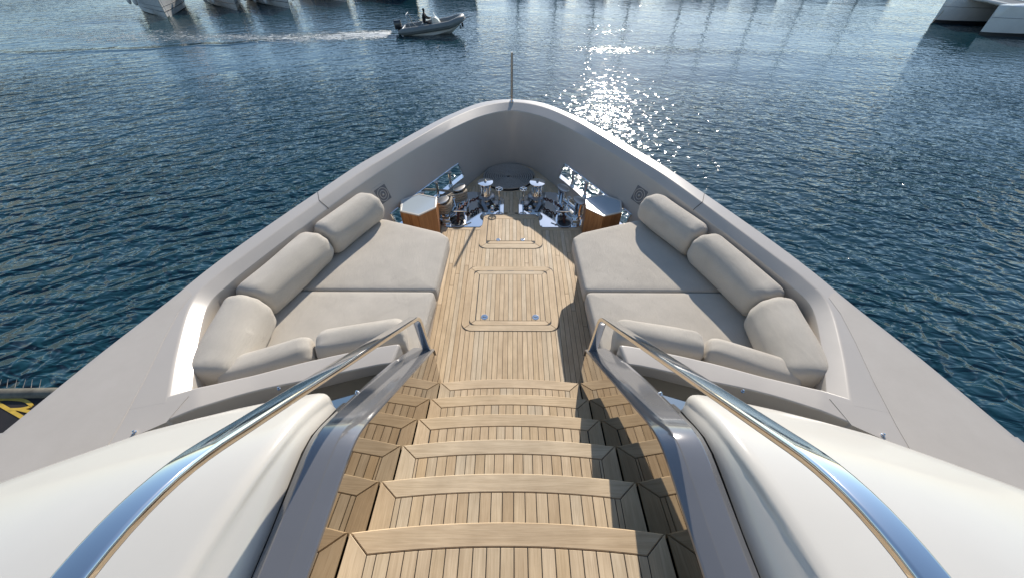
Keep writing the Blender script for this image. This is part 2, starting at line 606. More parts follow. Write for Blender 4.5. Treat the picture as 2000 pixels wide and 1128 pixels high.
LB = [(0, 5.95), (.33, 5.80), (.62, 5.34), (.91, 4.76), (1.18, 4.24), (1.42, 3.80), (1.72, 3.35), (1.98, 2.90), (2.19, 2.48), (2.29, 2.20), (2.32, 1.96), (2.15, 1.54), (1.965, 1.165)]
DT = 0.2
TS = [i * DT for i in range(int(12 / DT) + 1)]


def lerp(a, b, f):
    return a + (b - a) * f


def hull_rows(t):
    O, I1, I2, B = (spline(L, t) for L in (LO, LI1, LI2, LB))
    nrm = (I1 - O).normalized()
    p = lambda q, z: (q.x, q.y, z)
    out_ = -nrm
    r1_, r2_ = lerp(B, I2, .18) + out_ * .115, lerp(B, I2, .446) + out_ * .125
    sc = lambda fx, dy_, z: (O.x * fx, O.y - dy_ * max(0, O.y) / 6.3, z)
    return [p(B, -0.02), p(lerp(B, I2, .18), .15), p(lerp(B, I2, .446), .37), p(lerp(B, I2, .97), .815), p(I2 - (I2 - I1) * 0.04, .832),
            p(I1 + (I2 - I1).normalized() * 0.010, .893), p(I1 - nrm * 0.012, .9), p(O + nrm * 0.014, .9), p(O, .888),
            p(r2_, .37), p(r1_, .15), sc(.84, .5, -1.2), sc(.70, 1.0, -3.3)]


def wall_pt(t, z):
    B, I2 = spline(LB, t), spline(LI2, t)
    q = lerp(B, I2, z / .83)
    return Vector((q.x, q.y, z))


cols = [[(-x, y, z) for x, y, z in hull_rows(t)] for t in TS[:0:-1]] + [hull_rows(t) for t in TS]
NR = len(cols[0])
TT = [-t for t in TS[:0:-1]] + TS
FA, FB = 2.2, 4.8            # fairlead opening, in stations
hull = empty('yacht_hull', (0, 3, -3.0), 'taupe yacht bow with high curved bulwarks around the teak foredeck', 'yacht')
mb = MB()
vs = [p for c in cols for p in c]
fs = []
for i in range(len(cols) - 1):
    tm = abs((TT[i] + TT[i + 1]) / 2)
    hole = FA < tm < FB
    for j in range(NR - 1):
        if hole and j in (1, 9):
            continue
        fs.append((i * NR + j, i * NR + j + 1, (i + 1) * NR + j + 1, (i + 1) * NR + j))
mb.add(vs, fs)
bw = mb.build('bulwark', M_GEL, hull, smooth=28)
wnm = bw.modifiers.new('weighted', 'WEIGHTED_NORMAL')
wnm.keep_sharp = True

for sx in (1, -1):
    m_ = (lambda b: b) if sx > 0 else (lambda b: b.mirror())
    # flat side deck aft of the sofa, its raised non-skid panel
    q = [(2.062, 1.130), (2.88, .932), (3.06, .15), (3.3, -1.2), (2.6, -1.2), (2.6, .56), (2.35, .755), (2.13, .905), (1.985, 1.0), (1.955, 1.168)]
    m_(MB().prism(q, 0.5, 0.8997)).build('side_deck', M_GEL, hull, smooth=0)
    o_ = [spline(LO, t) for t in (9.6, 10, 10.5, 11, 11.5, 12)]
    out = [(p.x - .035, p.y - .02) for p in o_] + [(3.0, .15), (3.2, -1.1), (2.2, -1.1), (2.2, .75), (2.24, 1.0), (2.30, 1.28), (2.385, 1.6), (2.44, 1.85), (2.45, 2.02)]
    m_(MB().prism(out, 0.890, 0.9022)).build('nonskid_panel', M_NONSKID, hull, smooth=0)
    # outer topsides going aft
    r0 = hull_rows(12)
    rows = [[r0[j] for j in (8, 9, 10, 11, 12)], [(3.09, .1, .888), (2.95, .1, .37), (2.9, .1, .15), (2.6, .1, -1.2), (2.2, .1, -3.3)],
            [(3.34, -1.3, .888), (3.2, -1.3, .37), (3.15, -1.3, .15), (2.9, -1.3, -1.2), (2.5, -1.3, -3.3)]]
    m_(MB().loft(rows)).build('topside', M_GEL, hull)
    e_ = hull_rows(12)[:9]
    m_(MB().add([e_[0], e_[1], e_[2], e_[3], e_[4], e_[5], e_[6], e_[7], e_[8], (2.86, .93, -.02)], [tuple(range(10))])).build('bulwark_end', M_GEL, hull, smooth=0)
    # thin joint across the capping at the seam beside the forward bolster
    rr = hull_rows(6.12)
    rr2 = hull_rows(6.135)
    up = lambda p, d=0.0015: (p[0] - d, p[1] - d, p[2] + d)
    m_(MB().loft([[up(rr[j]) for j in (3, 4, 5, 6, 7, 8)], [up(rr2[j]) for j in (3, 4, 5, 6, 7, 8)]])).build('joint_seal', M_CAULK, hull)
    # ledge that closes the sofa recess aft
    F = [(.78, 1.650), (.92, 1.622), (1.30, 1.515), (1.68, 1.355), (1.95, 1.233), (2.13, 1.155)]
    A = [(.80, 1.478), (.95, 1.448), (1.25, 1.353), (1.60, 1.235), (1.86, 1.090), (2.06, .965)]
    Z = [.80, .80, .81, .845, .8955, .8985]
    rows = []
    for k in range(51):
        t = k / 10
        f_, a_ = spline(F, t), spline(A, t)
        z = plen(t, range(6), Z)
        d = (a_ - f_).normalized()
        e_ = plen(t, [0, .04, .1, .2], [.022, .010, .003, 0])
        f_, a_ = tuple(f_ + d * e_), tuple(a_ - d * e_)
        z -= plen(t, [0, .04, .1, .2], [.016, .006, .001, 0])
        pt = lambda q, off, zz: (q[0] + d.x * off, q[1] + d.y * off, zz)
        rows.append([pt(f_, 0, .40), pt(f_, 0, z - .016), pt(f_, .006, z - .004), pt(f_, .018, z), pt(a_, -.012, z), pt(a_, -.003, z - .004), pt(a_, 0, z - .014),
                     pt(a_, -.004, z - .115), pt(a_, -.006, .55)])
    m_(MB().loft(rows, caps=True)).build('ledge', M_GEL, hull, smooth=30).modifiers.new('weighted', 'WEIGHTED_NORMAL')
    # sill and recess behind the ledge
    m_(MB().prism([(.80, 1.55), (1.25, 1.42), (1.9, 1.16), (1.98, 1.02), (2.0, .1), (.86, .1)], .50, .66)).build('recess_floor', M_GEL, hull, smooth=0)

# ------------------------------------------------------------------ teak deck
deck = tag(MB().prism([(-.9, 1.4), (.9, 1.4), (.9, 3.2), (1.78, 3.2), (1.44, 3.8), (1.20, 4.24), (.93, 4.78), (.64, 5.36), (.35, 5.82), (0, 5.97), (-.35, 5.82), (-.64, 5.36),
                       (-.93, 4.78), (-1.20, 4.24), (-1.44, 3.8), (-1.78, 3.2), (-.9, 3.2)], -.08, -.0045).build('deck', M_CAULK, smooth=0), kind='structure')
BX = [(spline(LB, i * .05).x, spline(LB, i * .05).y) for i in range(0, 160)]


def bow_y(x):
    x = abs(x)
    for i in range(len(BX) - 1):
        if BX[i][0] <= x <= BX[i + 1][0]:
            f = (x - BX[i][0]) / max(1e-9, BX[i + 1][0] - BX[i][0])
            return BX[i][1] + f * (BX[i + 1][1] - BX[i][1])
    return BX[-1][1]


def board(poly, top, mat, parent, name='plank', gap=0.0018, thick=0.02, ch=0.0012, label=None):
    q = inset(poly, gap)
    cx_ = sum(p[0] for p in q) / len(q)
    cy_ = sum(p[1] for p in q) / len(q)
    o = MB().prism(q, top - thick, top, ch).build(name, mat, parent, smooth=0, origin=(cx_, cy_, top))
    if label:
        o['label'] = label
    return o


PITCH = 0.0479
for k in range(-29, 30):
    x0, x1 = (k - .5) * PITCH, (k + .5) * PITCH
    xm = (x0 + x1) / 2
    if max(abs(x0), abs(x1)) < .86:
        ya = 1.45
    else:
        ya = 3.22
    e0, e1 = bow_y(x0) - .06, bow_y(x1) - .06
    if min(e0, e1) < ya + .1:
        continue
    # butt joints
    cuts = []
    L = min(e0, e1) - ya
    if L > 2.4:
        cuts.append(ya + RND.uniform(.9, L - .9))
    ys = [ya] + cuts
    for i, y in enumerate(ys):
        if i + 1 < len(ys):
            board([(x0, y), (x1, y), (x1, ys[i + 1]), (x0, ys[i + 1])], 0, M_TEAK_Y, deck)
        else:
            board([(x0, y), (x1, y), (x1, e1), (x0, e0)], 0, M_TEAK_Y, deck)
# margin boards along the bulwark
tsm = [0.0, .45, .9, 1.5, 2.2, 3.0, 3.8, 4.6, 5.4]
for sx in (1, -1):
    for a, b in zip(tsm[:-1], tsm[1:]):
        pts_o, pts_i = [], []
        for k in range(5):
            t = a + (b - a) * k / 4
            p, q = spline(LB, t), spline(LB, t + .01)
            d = (q - p).normalized()
            n_ = Vector((-d.y, d.x))
            if n_.y > 0:
                n_ = -n_
            if t == 0:
                n_ = Vector((0, -1))
            i_ = p + n_ * .10
            pts_o.append((p.x * sx, p.y))
            pts_i.append((max(0, i_.x) * sx, i_.y))
        board(pts_o + pts_i[::-1], .003, M_TEAK_X, deck, 'margin_board')


def ring_boards(cx_, x0, x1, y0, y1, w, r, top, parent, skip=()):
    """four mitred boards with rounded outer corners"""
    seg = 4

    def corner(px_, py_, sx_, sy_, rr):
        c = (px_ - sx_ * rr, py_ - sy_ * rr)
        return c, rr
    ri = max(r - w, .012)

    def arc(c, rr, a0, a1):
        return [(c[0] + rr * math.cos(a0 + (a1 - a0) * k / seg), c[1] + rr * math.sin(a0 + (a1 - a0) * k / seg)) for k in range(seg + 1)]
    P4 = math.pi / 4
    X0, X1, Y0, Y1 = x0 + w, x1 - w, y0 + w, y1 - w
    co = {(1, 1): (x1 - r, y1 - r), (-1, 1): (x0 + r, y1 - r), (-1, -1): (x0 + r, y0 + r), (1, -1): (x1 - r, y0 + r)}
    ci = {(1, 1): (X1 - ri, Y1 - ri), (-1, 1): (X0 + ri, Y1 - ri), (-1, -1): (X0 + ri, Y0 + ri), (1, -1): (X1 - ri, Y0 + ri)}
    sides = {'r': ((1, -1), (1, 1), -P4, 0, P4), 't': ((1, 1), (-1, 1), P4, 2 * P4, 3 * P4), 'l': ((-1, 1), (-1, -1), 3 * P4, 4 * P4, 5 * P4), 'b': ((-1, -1), (1, -1), 5 * P4, 6 * P4, 7 * P4)}
    for k, (a, b, a0, am, a1) in sides.items():
        if k in skip:
            continue
        o = arc(co[a], r, a0, am) + arc(co[b], r, am, a1)
        i = arc(ci[a], ri, a0, am) + arc(ci[b], ri, am, a1)
        board(o + i[::-1], top, M_TEAK_Y if k in 'lr' else M_TEAK_X, parent, 'frame_board' if w > .06 else 'border_board', thick=top - .0004)


def strip_planks(x0, x1, y0, y1, top, parent, pitch):
    k0 = int(math.floor(x0 / pitch - .5))
    k = k0
    while (k - .5) * pitch < x1:
        a, b = max(x0, (k - .5) * pitch), min(x1, (k + .5) * pitch)
        if b - a > .012:
            board([(a, y0), (b, y0), (b, y1), (a, y1)], top, M_TEAK_Y, parent, thick=top - .0004)
        k += 1


def latch(x, y, z, r, parent):
    o = MB().lathe((x, y, z), [(r, -.002), (r, .0015), (r * .86, .0022), (r * .80, .0004), (0.001, .0004)], 20).build('latch', M_CHROME, parent)
    MB().box((x - r * .55, y - r * .16, z + .0002), (x + r * .5, y + r * .22, z + .0012)).build('slot', M_RUBBER, o, smooth=0)
    MB().box((x - r * .15, y - r * .10, z + .0008), (x + r * .62, y + r * .14, z + .0032)).build('handle', M_CHROME, o, smooth=0, bevel=.0008)


h2 = empty('deck_hatch', (0, 2.9, 0), 'large teak hatch in the middle of the deck nearer the stairs', 'hatch', 'teak deck hatches')
MB().prism(rounded([(-.50, 2.40), (.50, 2.40), (.50, 3.37), (-.50, 3.37)], .10), .0002, .0012).build('seal', M_CAULK, h2, smooth=0)
ring_boards(0, -.502, .498, 2.40, 3.372, .078, .115, .0045, h2)
ring_boards(0, -.424, .420, 2.478, 3.294, .058, .075, .0045, h2)
strip_planks(-.366, .362, 2.536, 3.236, .0045, h2, PITCH)
for x in (-.27, .262):
    latch(x, 2.585, .0046, .036, h2)
for x in (-.24, 0, .235):
    MB().box((x - .035, 3.289, .001), (x + .035, 3.297, .0056)).build('hinge', M_RUBBER, h2, smooth=0)
h1 = empty('deck_hatch', (0, 4.05, 0), 'small teak hatch just aft of the windlasses', 'hatch', 'teak deck hatches')
MB().prism(rounded([(-.41, 3.71), (.40, 3.71), (.40, 4.44), (-.41, 4.44)], .09), .0002, .0012).build('seal', M_CAULK, h1, smooth=0)
ring_boards(0, -.41, .40, 3.712, 4.44, .092, .115, .0045, h1)
ring_boards(0, -.318, .308, 3.804, 4.348, .055, .06, .0045, h1, skip=('l', 'r', 't'))
strip_planks(-.318, .308, 3.862, 4.348, .0045, h1, PITCH)
for x in (-.164, .150):
    latch(x, 3.885, .0046, .027, h1)

# ------------------------------------------------------------------ staircase
stair = empty('staircase', (0, .9, 0), 'teak staircase leading down to the foredeck between mirrored sides', 'stairs')
RISE, GO = .205, .2605
GO_ = GO


def half_w(n):
    return .571 + (1.726 - (1.687 - GO_ * (n - 1))) * .0413 + .0068


def front_y(n, x):
    w = half_w(n)
    return 1.727 - GO * (n - 1) - .040 * (x / w) ** 2


SP = .0535
for n in range(1, 9):
    z = RISE * n
    w = half_w(n)
    yb = front_y(n + 1, 0) - .06
    xs = [-w + 2 * w * k / 16 for k in range(17)]
    wb = w + (front_y(n, w) - yb) * .0413
    body = [(x, front_y(n, x) - .012) for x in xs] + [(wb, yb), (-wb, yb)]
    step = MB().prism(inset(body, .001), z - RISE - .02, z - .0045).build('step', M_CAULK, stair, smooth=0, origin=(0, front_y(n, 0), z))
    nw = .088
    wi = w - nw
    xo = [-w + 2 * w * k / 16 for k in range(17)]
    xi = [-wi + 2 * wi * k / 16 for k in range(17)]
    nos = [(x, front_y(n, x)) for x in xo] + [(x, front_y(n, x * .97) - nw) for x in xi[::-1]]
    board(nos, z, M_TEAK_X, step, 'nosing', ch=.004, gap=.0013)
    for s in (1, -1):
        board([(s * w, front_y(n, w)), (s * wb, yb), (s * wi, yb), (s * wi, front_y(n, wi * .97) - nw)], z, M_TEAK_Y, step, 'side_board')
    k = -12
    while k < 13:
        a, b = max(-wi, (k - .5) * SP), min(wi, (k + .5) * SP)
        if b - a > .015:
            board([(a, yb), (b, yb), (b, front_y(n, b * .97) - nw), (a, front_y(n, a * .97) - nw)], z, M_TEAK_Y, step, 'plank', gap=.0019)
        k += 1

# ------------------------------------------------------------------ mirrored stair sides with grey coaming


def side_x(y):
    return .571 + (1.726 - y) * .0413


COAM = [(1.712, .642), (1.69, .66), (1.5, .815), (1.2, 1.061), (.9, 1.307), (.78, 1.405), (.742, 1.434), (.712, 1.4545), (.682, 1.470), (.650, 1.4815), (.615, 1.489), (.57, 1.4935), (.5, 1.495), (.3, 1.496), (0, 1.498), (-.9, 1.50)]


def coam_z(y):
    pts = COAM[::-1]
    return plen(y, [p[0] for p in pts], [p[1] for p in pts])


for sx in (1, -1):
    m_ = (lambda b: b) if sx > 0 else (lambda b: b.mirror())
    sd_ = 'right' if sx > 0 else 'left'
    sw = empty('stair_side_wall', (sx * .6, .8, 0), 'mirror polished stair wall with grey coaming, on the %s of the steps' % sd_, 'stair wall', 'mirrored stair walls')
    prof = [(1.712, -.02), (1.712, .63)] + [(y, z - .008) for y, z in COAM[1:]] + [(-.9, -.02)]
    rows = [[(side_x(y) + .010, y, z) for y, z in prof], [(side_x(y) + .03, y, z) for y, z in prof]]
    m_(MB().loft(rows, close_u=True, caps=True)).build('mirror_panel', M_MIRROR, sw, smooth=20)
    cs = [(.0, -.012), (.003, -.003), (.010, .001), (.066, .016), (.071, .017), (.168, .017), (.174, .015), (.209, -.010), (.213, -.016), (.215, -.07)]
    rows = []
    for y, z in COAM:
        wd = plen(y, [-.9, .3, .8, 1.2, 1.6, 1.72], [.86, .86, .93, 1.02, 1.02, .9])
        rows.append([(side_x(y) + a * wd, y, z + b) for a, b in cs])
    fr = [(p[0], p[1] + .012, p[2] - .10) for p in rows[0]]
    m_(MB().loft([fr] + rows)).build('coaming', M_COAM, sw, smooth=14)
    # front face of the block below the coaming
    m_(MB().box((side_x(1.7) + .031, 1.50, -.02), (.80, 1.705, .56))).build('end_block', M_GEL, sw, smooth=0, bevel=.006)
    y = 1.02
    m_(MB().lathe((side_x(y) + .195, y, coam_z(y) - .004), [(.011, 0), (.011, .006), (.006, .009), (.006, .018), (.001, .020)], 12)).build('washer_nozzle', M_CHROME, sw)

# ------------------------------------------------------------------ white cowls and tinted window below them
CE = [(.80, .952), (.95, .938), (1.22, .888), (1.62, .785), (2.18, .555), (2.7, .22), (3.3, -.3)]


def cowl_front(x):
    return plen(x, [p[0] for p in CE], [p[1] for p in CE])


def cowl_in(y):
    return plen(y, [-.9, .15, .4, .64, .98], [1.0, .945, .905, .868, .852])


for sx in (1, -1):
    m_ = (lambda b: b) if sx > 0 else (lambda b: b.mirror())
    sd_ = 'right' if sx > 0 else 'left'
    cw = empty('cowl', (sx * 1.5, .4, 1.2), 'glossy white superstructure cowl under the %s handrail' % sd_, 'cowl', 'white cowls')
    ds = [0, .004, .012, .03, .07, .13, .2, .28, .36, .45, .55, .7, .9, 1.15, 1.5, 1.9]
    us = [0, .006, .014, .024, .036, .056, .085, .16, .28, .42, .6, .8, 1.05, 1.35, 1.7, 2.1, 2.5]
    rows = []
    RC = .055
    for d in ds:
        row = []
        # skirt down to the rubber groove
        for kk in range(5):
            yy = cowl_front(.86) - d - RC
            zc = coam_z(yy) - .035
            zt = 1.36 + .265 * math.tanh(d / .33)
            f = (0, .3, .55, .75, .9)[kk]
            xb = side_x(yy) + plen(yy, [.3, .8, 1.0], [.197, .222, .250])
            xx = xb + (cowl_in(yy) - xb) * (f ** 1.5)
            row.append((xx, yy, zc + (zt - .0145 - zc) * f))
        for u in us:
            yy0 = cowl_front(.86) - d
            x = cowl_in(yy0) + u
            yy = cowl_front(x) - d
            lat = max(0, min(1, u / 1.9))
            zt = 1.36 - .115 * lat + (.265 - .175 * lat) * math.tanh(d / (.33 + .17 * lat))
            drop = 0
            if u < .04:
                drop = .014 * (1 - u / .04) ** 2
            if d < .03:
                e_ = .030 * (1 - math.sqrt(max(0, 1 - (1 - d / .03) ** 2)))
                drop = max(drop, e_) + min(drop, e_) * .5
            back = RC - math.sqrt(max(0, RC * RC - (RC - u) ** 2)) if u < RC else 0
            row.append((x, yy - back, zt - drop))
        rows.append(row)
    under = [(x, y - .05, z - .10) for x, y, z in rows[0]]
    under0 = [(x, y - .006, z - .05) for x, y, z in rows[0]]
    m_(MB().loft([under, under0] + rows)).build('shell', M_WHITE, cw, smooth=60)
    # black rubber gap strip
    yy = [.96, .8, .7, .62, .5, .3, 0, -.9]
    m_(MB().loft([[(side_x(y) + .165, y, coam_z(y) - .045) for y in yy], [(side_x(y) + .245, y, coam_z(y) - .045) for y in yy]])).build('gap_seal', M_RUBBER, cw)
    # tinted window
    gf = [(.80, 1.50), (1.0, 1.452), (1.24, 1.385), (1.55, 1.27), (1.86, 1.115), (2.0, 1.0)]
    gb = [(.85, .80), (1.05, .74), (1.3, .66), (1.6, .55), (1.86, .45), (2.0, .40)]
    zs = [.690 + .30 * (p_[1] - q_[1]) for p_, q_ in zip(gf, gb)]
    m_(MB().loft([[(x, y, .655) for x, y in gf], [(x, y, .690) for x, y in gf], [(x, y, z) for (x, y), z in zip(gb, zs)], [(x, y, z - .04) for (x, y), z in zip(gb, zs)]], close_v=True)).build('window', M_GLASS, cw, smooth=20)
    m_(MB().loft([[(.86, .80, .86), (1.3, .66, .86), (1.9, .42, .86), (2.1, .3, .86)], [(.87, .84, 1.24), (1.3, .70, 1.2), (1.9, .44, 1.16), (2.1, .3, 1.14)]])).build('cowl_front', M_WHITE, cw)  # wall under the cowl, its white added to bounce sunlight onto the ledge

# front of the deckhouse behind the camera: outside the picture, mirrored in the steelwork and bouncing sunlight down the stairs
dh = empty('deckhouse', (0, -2.2, 1.5), 'white deckhouse front behind the viewpoint, mirrored in the handrails', 'deckhouse')
MB().loft([[(-3.6, -1.9, 1.3), (-3.4, -2.5, 3.0), (3.4, -2.5, 3.0), (3.6, -1.9, 1.3)], [(-3.6, -6, 1.3), (-3.4, -6, 3.0), (3.4, -6, 3.0), (3.6, -6, 1.3)]], close_u=True, caps=True).build('front_wall', M_WHITE, dh, smooth=0, bevel=.03)
MB().loft([[(-3.2, -2.42, 3.0), (-3.0, -3.0, 3.8), (3.0, -3.0, 3.8), (3.2, -2.42, 3.0)], [(-3.2, -6, 3.0), (-3.0, -6, 3.8), (3.0, -6, 3.8), (3.2, -6, 3.0)]], close_u=True, caps=True).build('windscreen', M_RUBBER, dh, smooth=0)
MB().box((-3.5, -6, 3.8), (3.5, -2.6, 3.95)).build('roof', M_WHITE, dh, smooth=0, bevel=.04)

# small spray nozzles on the ledge
for i, (x, y, z, lb) in enumerate([(-1.483, 1.268, .815, 'tiny chrome spray nozzle on the left ledge by the rail'), (-2.12, .94, .9, 'tiny chrome spray nozzle at the outer end of the left ledge'),
                                   (1.50, 1.262, .815, 'tiny chrome spray nozzle on the right ledge'), (2.12, .94, .9, 'tiny chrome spray nozzle at the outer end of the right ledge')]):
    o = MB().lathe((x, y, z), [(.011, 0), (.011, .006), (.006, .009), (.006, .018), (.001, .020)], 12).build('spray_nozzle', M_CHROME)
    tag(o, lb, 'nozzle', 'spray nozzles on the ledges')

# ------------------------------------------------------------------ handrails


def rr_prof(w, h_, r, seg=4):
    pts = []
    for cx_, cy_, a0 in ((w - r, h_ - r, 0), (-w + r, h_ - r, 90), (-w + r, -h_ + r, 180), (w - r, -h_ + r, 270)):
        for k in range(seg + 1):
            a = rad(a0 + 90 * k / seg)
            pts.append((cx_ + r * math.cos(a), cy_ + r * math.sin(a)))
    return pts


def bezier_path(pts, radii, seg=8):
    """polyline with rounded bends"""
    out = [Vector(pts[0])]
    for i in range(1, len(pts) - 1):
        p0, p1, p2 = Vector(pts[i - 1]), Vector(pts[i]), Vector(pts[i + 1])
        a, b = (p0 - p1), (p2 - p1)
        d = min(radii[i - 1], a.length * .45, b.length * .45)
        s0, s1 = p1 + a.normalized() * d, p1 + b.normalized() * d
        for k in range(seg + 1):
            t = k / seg
            out.append(s0 * (1 - t) ** 2 + p1 * 2 * t * (1 - t) + s1 * t * t)
    out.append(Vector(pts[-1]))
    return out


for sx in (1, -1):
    sd_ = 'right' if sx > 0 else 'left'
    hr = empty('handrail', (sx * .64, 1.69, .66), 'polished flat steel handrail on the %s side of the stairs' % sd_, 'handrail', 'stair handrails')
    path = bezier_path([(.618, 1.686, .65), (.640, 1.695, 1.03), (.752, .235, 2.168), (.80, -1.0, 2.20)], [.075, .20], 10)
    path = [Vector((sx * p.x, p.y, p.z)) for p in path]
    up_ = Vector((0, .62, .78))
    # orientation: flat face outwards/up along the run, turning forward on the post
    P = path
    rows = []
    prof = rr_prof(.0315, .0145, .010)
    N = len(P)
    for i, p in enumerate(P):
        t = (P[min(i + 1, N - 1)] - P[max(i - 1, 0)]).normalized()
        side_ = Vector((1, 0, 0))
        side_ = (side_ - t * side_.dot(t)).normalized()
        u_ = side_.cross(t).normalized()
        rows.append([tuple(p + side_ * a + u_ * b) for a, b in prof])
    MB().loft(rows, close_u=True, caps=True).build('rail', M_CHROME, hr, smooth=40)

# ------------------------------------------------------------------ sofas: bases, seat pads, bolsters
SEAT = .50


def pad(poly, z0, z1, mat, name, rr=.032, dome=.012, corner=.05):
    o = rounded(poly, corner, 5)
    # resample the outline
    pts = []
    n = len(o)
    for i in range(n):
        a, b = Vector(o[i]), Vector(o[(i + 1) % n])
        k = max(1, int((b - a).length / .05))
        for j in range(k):
            pts.append(a + (b - a) * (j / k))
    cen = sum(pts, Vector((0, 0))) / len(pts)
    off = inset([tuple(p) for p in pts], 1.0)
    nr = [(Vector(q) - p) for p, q in zip(pts, off)]
    nr = [v.normalized() * min(v.length, 1.2) for v in nr]
    mb = MB()
    rows = []
    bul = .004
    for kk, (a, zz) in enumerate([(rr * .6, z0), (rr * .15, z0 + rr * .4), (-bul, (z0 + z1) / 2), (0, z1 - rr), (rr * .13, z1 - rr * .5), (rr * .42, z1 - rr * .16), (rr, z1)]):
        rows.append([(p.x + v.x * a, p.y + v.y * a, zz) for p, v in zip(pts, nr)])
    base = [(p + v * rr) for p, v in zip(pts, nr)]
    for f in (.12, .3, .5, .7, .88):
        rows.append([(lerp(q, cen, f).x, lerp(q, cen, f).y, z1 + dome * (1 - (1 - f) ** 2)) for q in base])
    mb.loft(rows, close_u=True)
    k = len(mb.v)
    mb.v.append((cen.x, cen.y, z1 + dome))
    n = len(pts)
    mb.f += [(k - n + i, k - n + (i + 1) % n, k) for i in range(n)]
    c0 = len(mb.v)
    mb.f.append(tuple(range(n))[::-1])
    return mb.build(name, mat, smooth=80)


def bolster(a, b, rw, rh, label, group, z0=SEAT, cut_a=0.0, cut_b=0.0, lean=0.0):
    """soft cylinder cushion between end points a and b (xy), resting on z0"""
    A, B_ = Vector(a), Vector(b)
    ax = (B_ - A)
    L = ax.length
    ax.normalize()
    sd2 = Vector((-ax.y, ax.x))
    zc = z0 + rh - .012
    NS, NC = 34, 40
    rg = random.Random(int(abs(a[0] * 1000) + abs(a[1]) * 77))
    ph = [rg.uniform(0, 6.28) for _ in range(8)]
    er = .085
    rows = []
    ss = [0, .004, .014, .032, .055, .08]
    st = [-.004] + ss[1:] + [.08 + (L - .16) * k / (NS - 12) for k in range(1, NS - 12)] + [L - q for q in ss[::-1]] 
    st = sorted(st)
    st[-1] = L + .004
    for s_ in st:
        e = min(s_, L - s_)
        e = max(0, e)
        k = 1.0 if e >= er else math.sqrt(max(0.0, 1 - (1 - e / er) ** 2)) * .30 + .70 if e > 0 else .66
        row = []
        for c in range(NC):
            th = 2 * math.pi * c / NC
            cc, ss_ = math.cos(th), math.sin(th)
            p_ = 2 / 2.35
            u = math.copysign(abs(cc) ** p_, cc) * rw * k
            v = math.copysign(abs(ss_) ** p_, ss_) * rh * k
            near_end = math.exp(-e / .12)
            w_ = .0022 * math.sin(3 * th + ph[0] + s_ * 4) + .0014 * math.sin(5 * th + ph[1] - s_ * 7) + .005 * near_end * math.sin(9 * th + ph[2]) + .002 * math.sin(s_ * 9 + ph[3] + th)
            u *= 1 + w_ / rw
            v *= 1 + w_ / rh
            v += lean * u
            zz = max(zc + v, z0 - .006)
            # slanted ends
            shift = (cut_a * u if s_ < L / 2 else cut_b * u) * (1 if e < .3 else 0.6)
            p = A + ax * (s_ + shift) + sd2 * u
            row.append((p.x, p.y, zz))
        rows.append(row)
    mb = MB().loft(rows, close_u=True)
    for r_, sgn in ((0, 1), (len(rows) - 1, -1)):
        c = Vector((0, 0, 0))
        for q in rows[r_]:
            c += Vector(q)
        c /= NC
        k = len(mb.v)
        mb.v.append((c.x - ax.x * .012 * sgn, c.y - ax.y * .012 * sgn, c.z))
        mb.f += [(r_ * NC + i, r_ * NC + (i + 1) % NC, k) for i in range(NC)]
    o = mb.build('bolster_cushion', M_FAB, smooth=75)
    return tag(o, label, 'cushion', group)


for sx in (1, -1):
    S = lambda pts: [(sx * x, y) for x, y in pts]
    sd_ = 'right' if sx > 0 else 'left'
    base = MB().prism(S([(.80, 1.72), (.79, 3.28), (.86, 3.36), (1.60, 3.55), (1.95, 2.9), (2.18, 2.45), (2.27, 2.18), (2.29, 1.95), (2.12, 1.52), (1.95, 1.22), (1.6, 1.40), (1.25, 1.55)]), -.02, .33).build('sofa_base', M_GEL, smooth=0)
    tag(base, 'built-in %s sun sofa base under the beige pads' % sd_, 'sofa', 'sun sofas')
    p1 = pad(S([(.70, 2.478), (.672, 3.29), (.775, 3.385), (1.42, 3.62), (1.60, 3.65), (1.72, 3.40), (1.90, 2.98), (2.10, 2.478)]), .32, SEAT, M_FAB, 'seat_pad')
    tag(p1, 'beige forward seat pad of the %s sofa, nearest the bow' % sd_, 'cushion', 'beige seat pads')
    p2 = pad(S([(.70, 2.472), (2.10, 2.472), (2.25, 2.15), (2.26, 1.93), (2.06, 1.47), (1.92, 1.27), (1.30, 1.55), (.80, 1.70), (.735, 1.80)]), .32, SEAT, M_FAB, 'seat_pad')
    tag(p2, 'beige aft seat pad of the %s sofa, nearest the stairs' % sd_, 'cushion', 'beige seat pads')
    G = 'beige bolster cushions on the sofas'
    fx = lambda p: (sx * p[0], p[1])
    bolster(fx((1.545, 3.665)), fx((1.862, 3.005)), .168, .172, 'beige bolster at the bow end of the %s sofa' % sd_, G, cut_a=0.10 * sx, cut_b=-.12 * sx)
    bolster(fx((1.885, 2.945)), fx((2.150, 2.145)), .172, .176, 'longest beige bolster along the hull side of the %s sofa' % sd_, G, cut_a=.12 * sx, cut_b=.05 * sx)
    bolster(fx((2.125, 2.10)), fx((2.045, 1.375)), .195, .185, 'beige bolster in the outer aft corner of the %s sofa' % sd_, G, cut_a=-.25 * sx, cut_b=.0)
    bolster(fx((1.455, 1.665)), fx((1.985, 1.435)), .135, .155, 'outer beige bolster leaning on the ledge of the %s sofa' % sd_, G, cut_b=-.3 * sx)
    bolster(fx((.815, 1.835)), fx((1.425, 1.690)), .135, .155, 'inner beige bolster leaning on the ledge of the %s sofa, beside the handrail' % sd_, G)

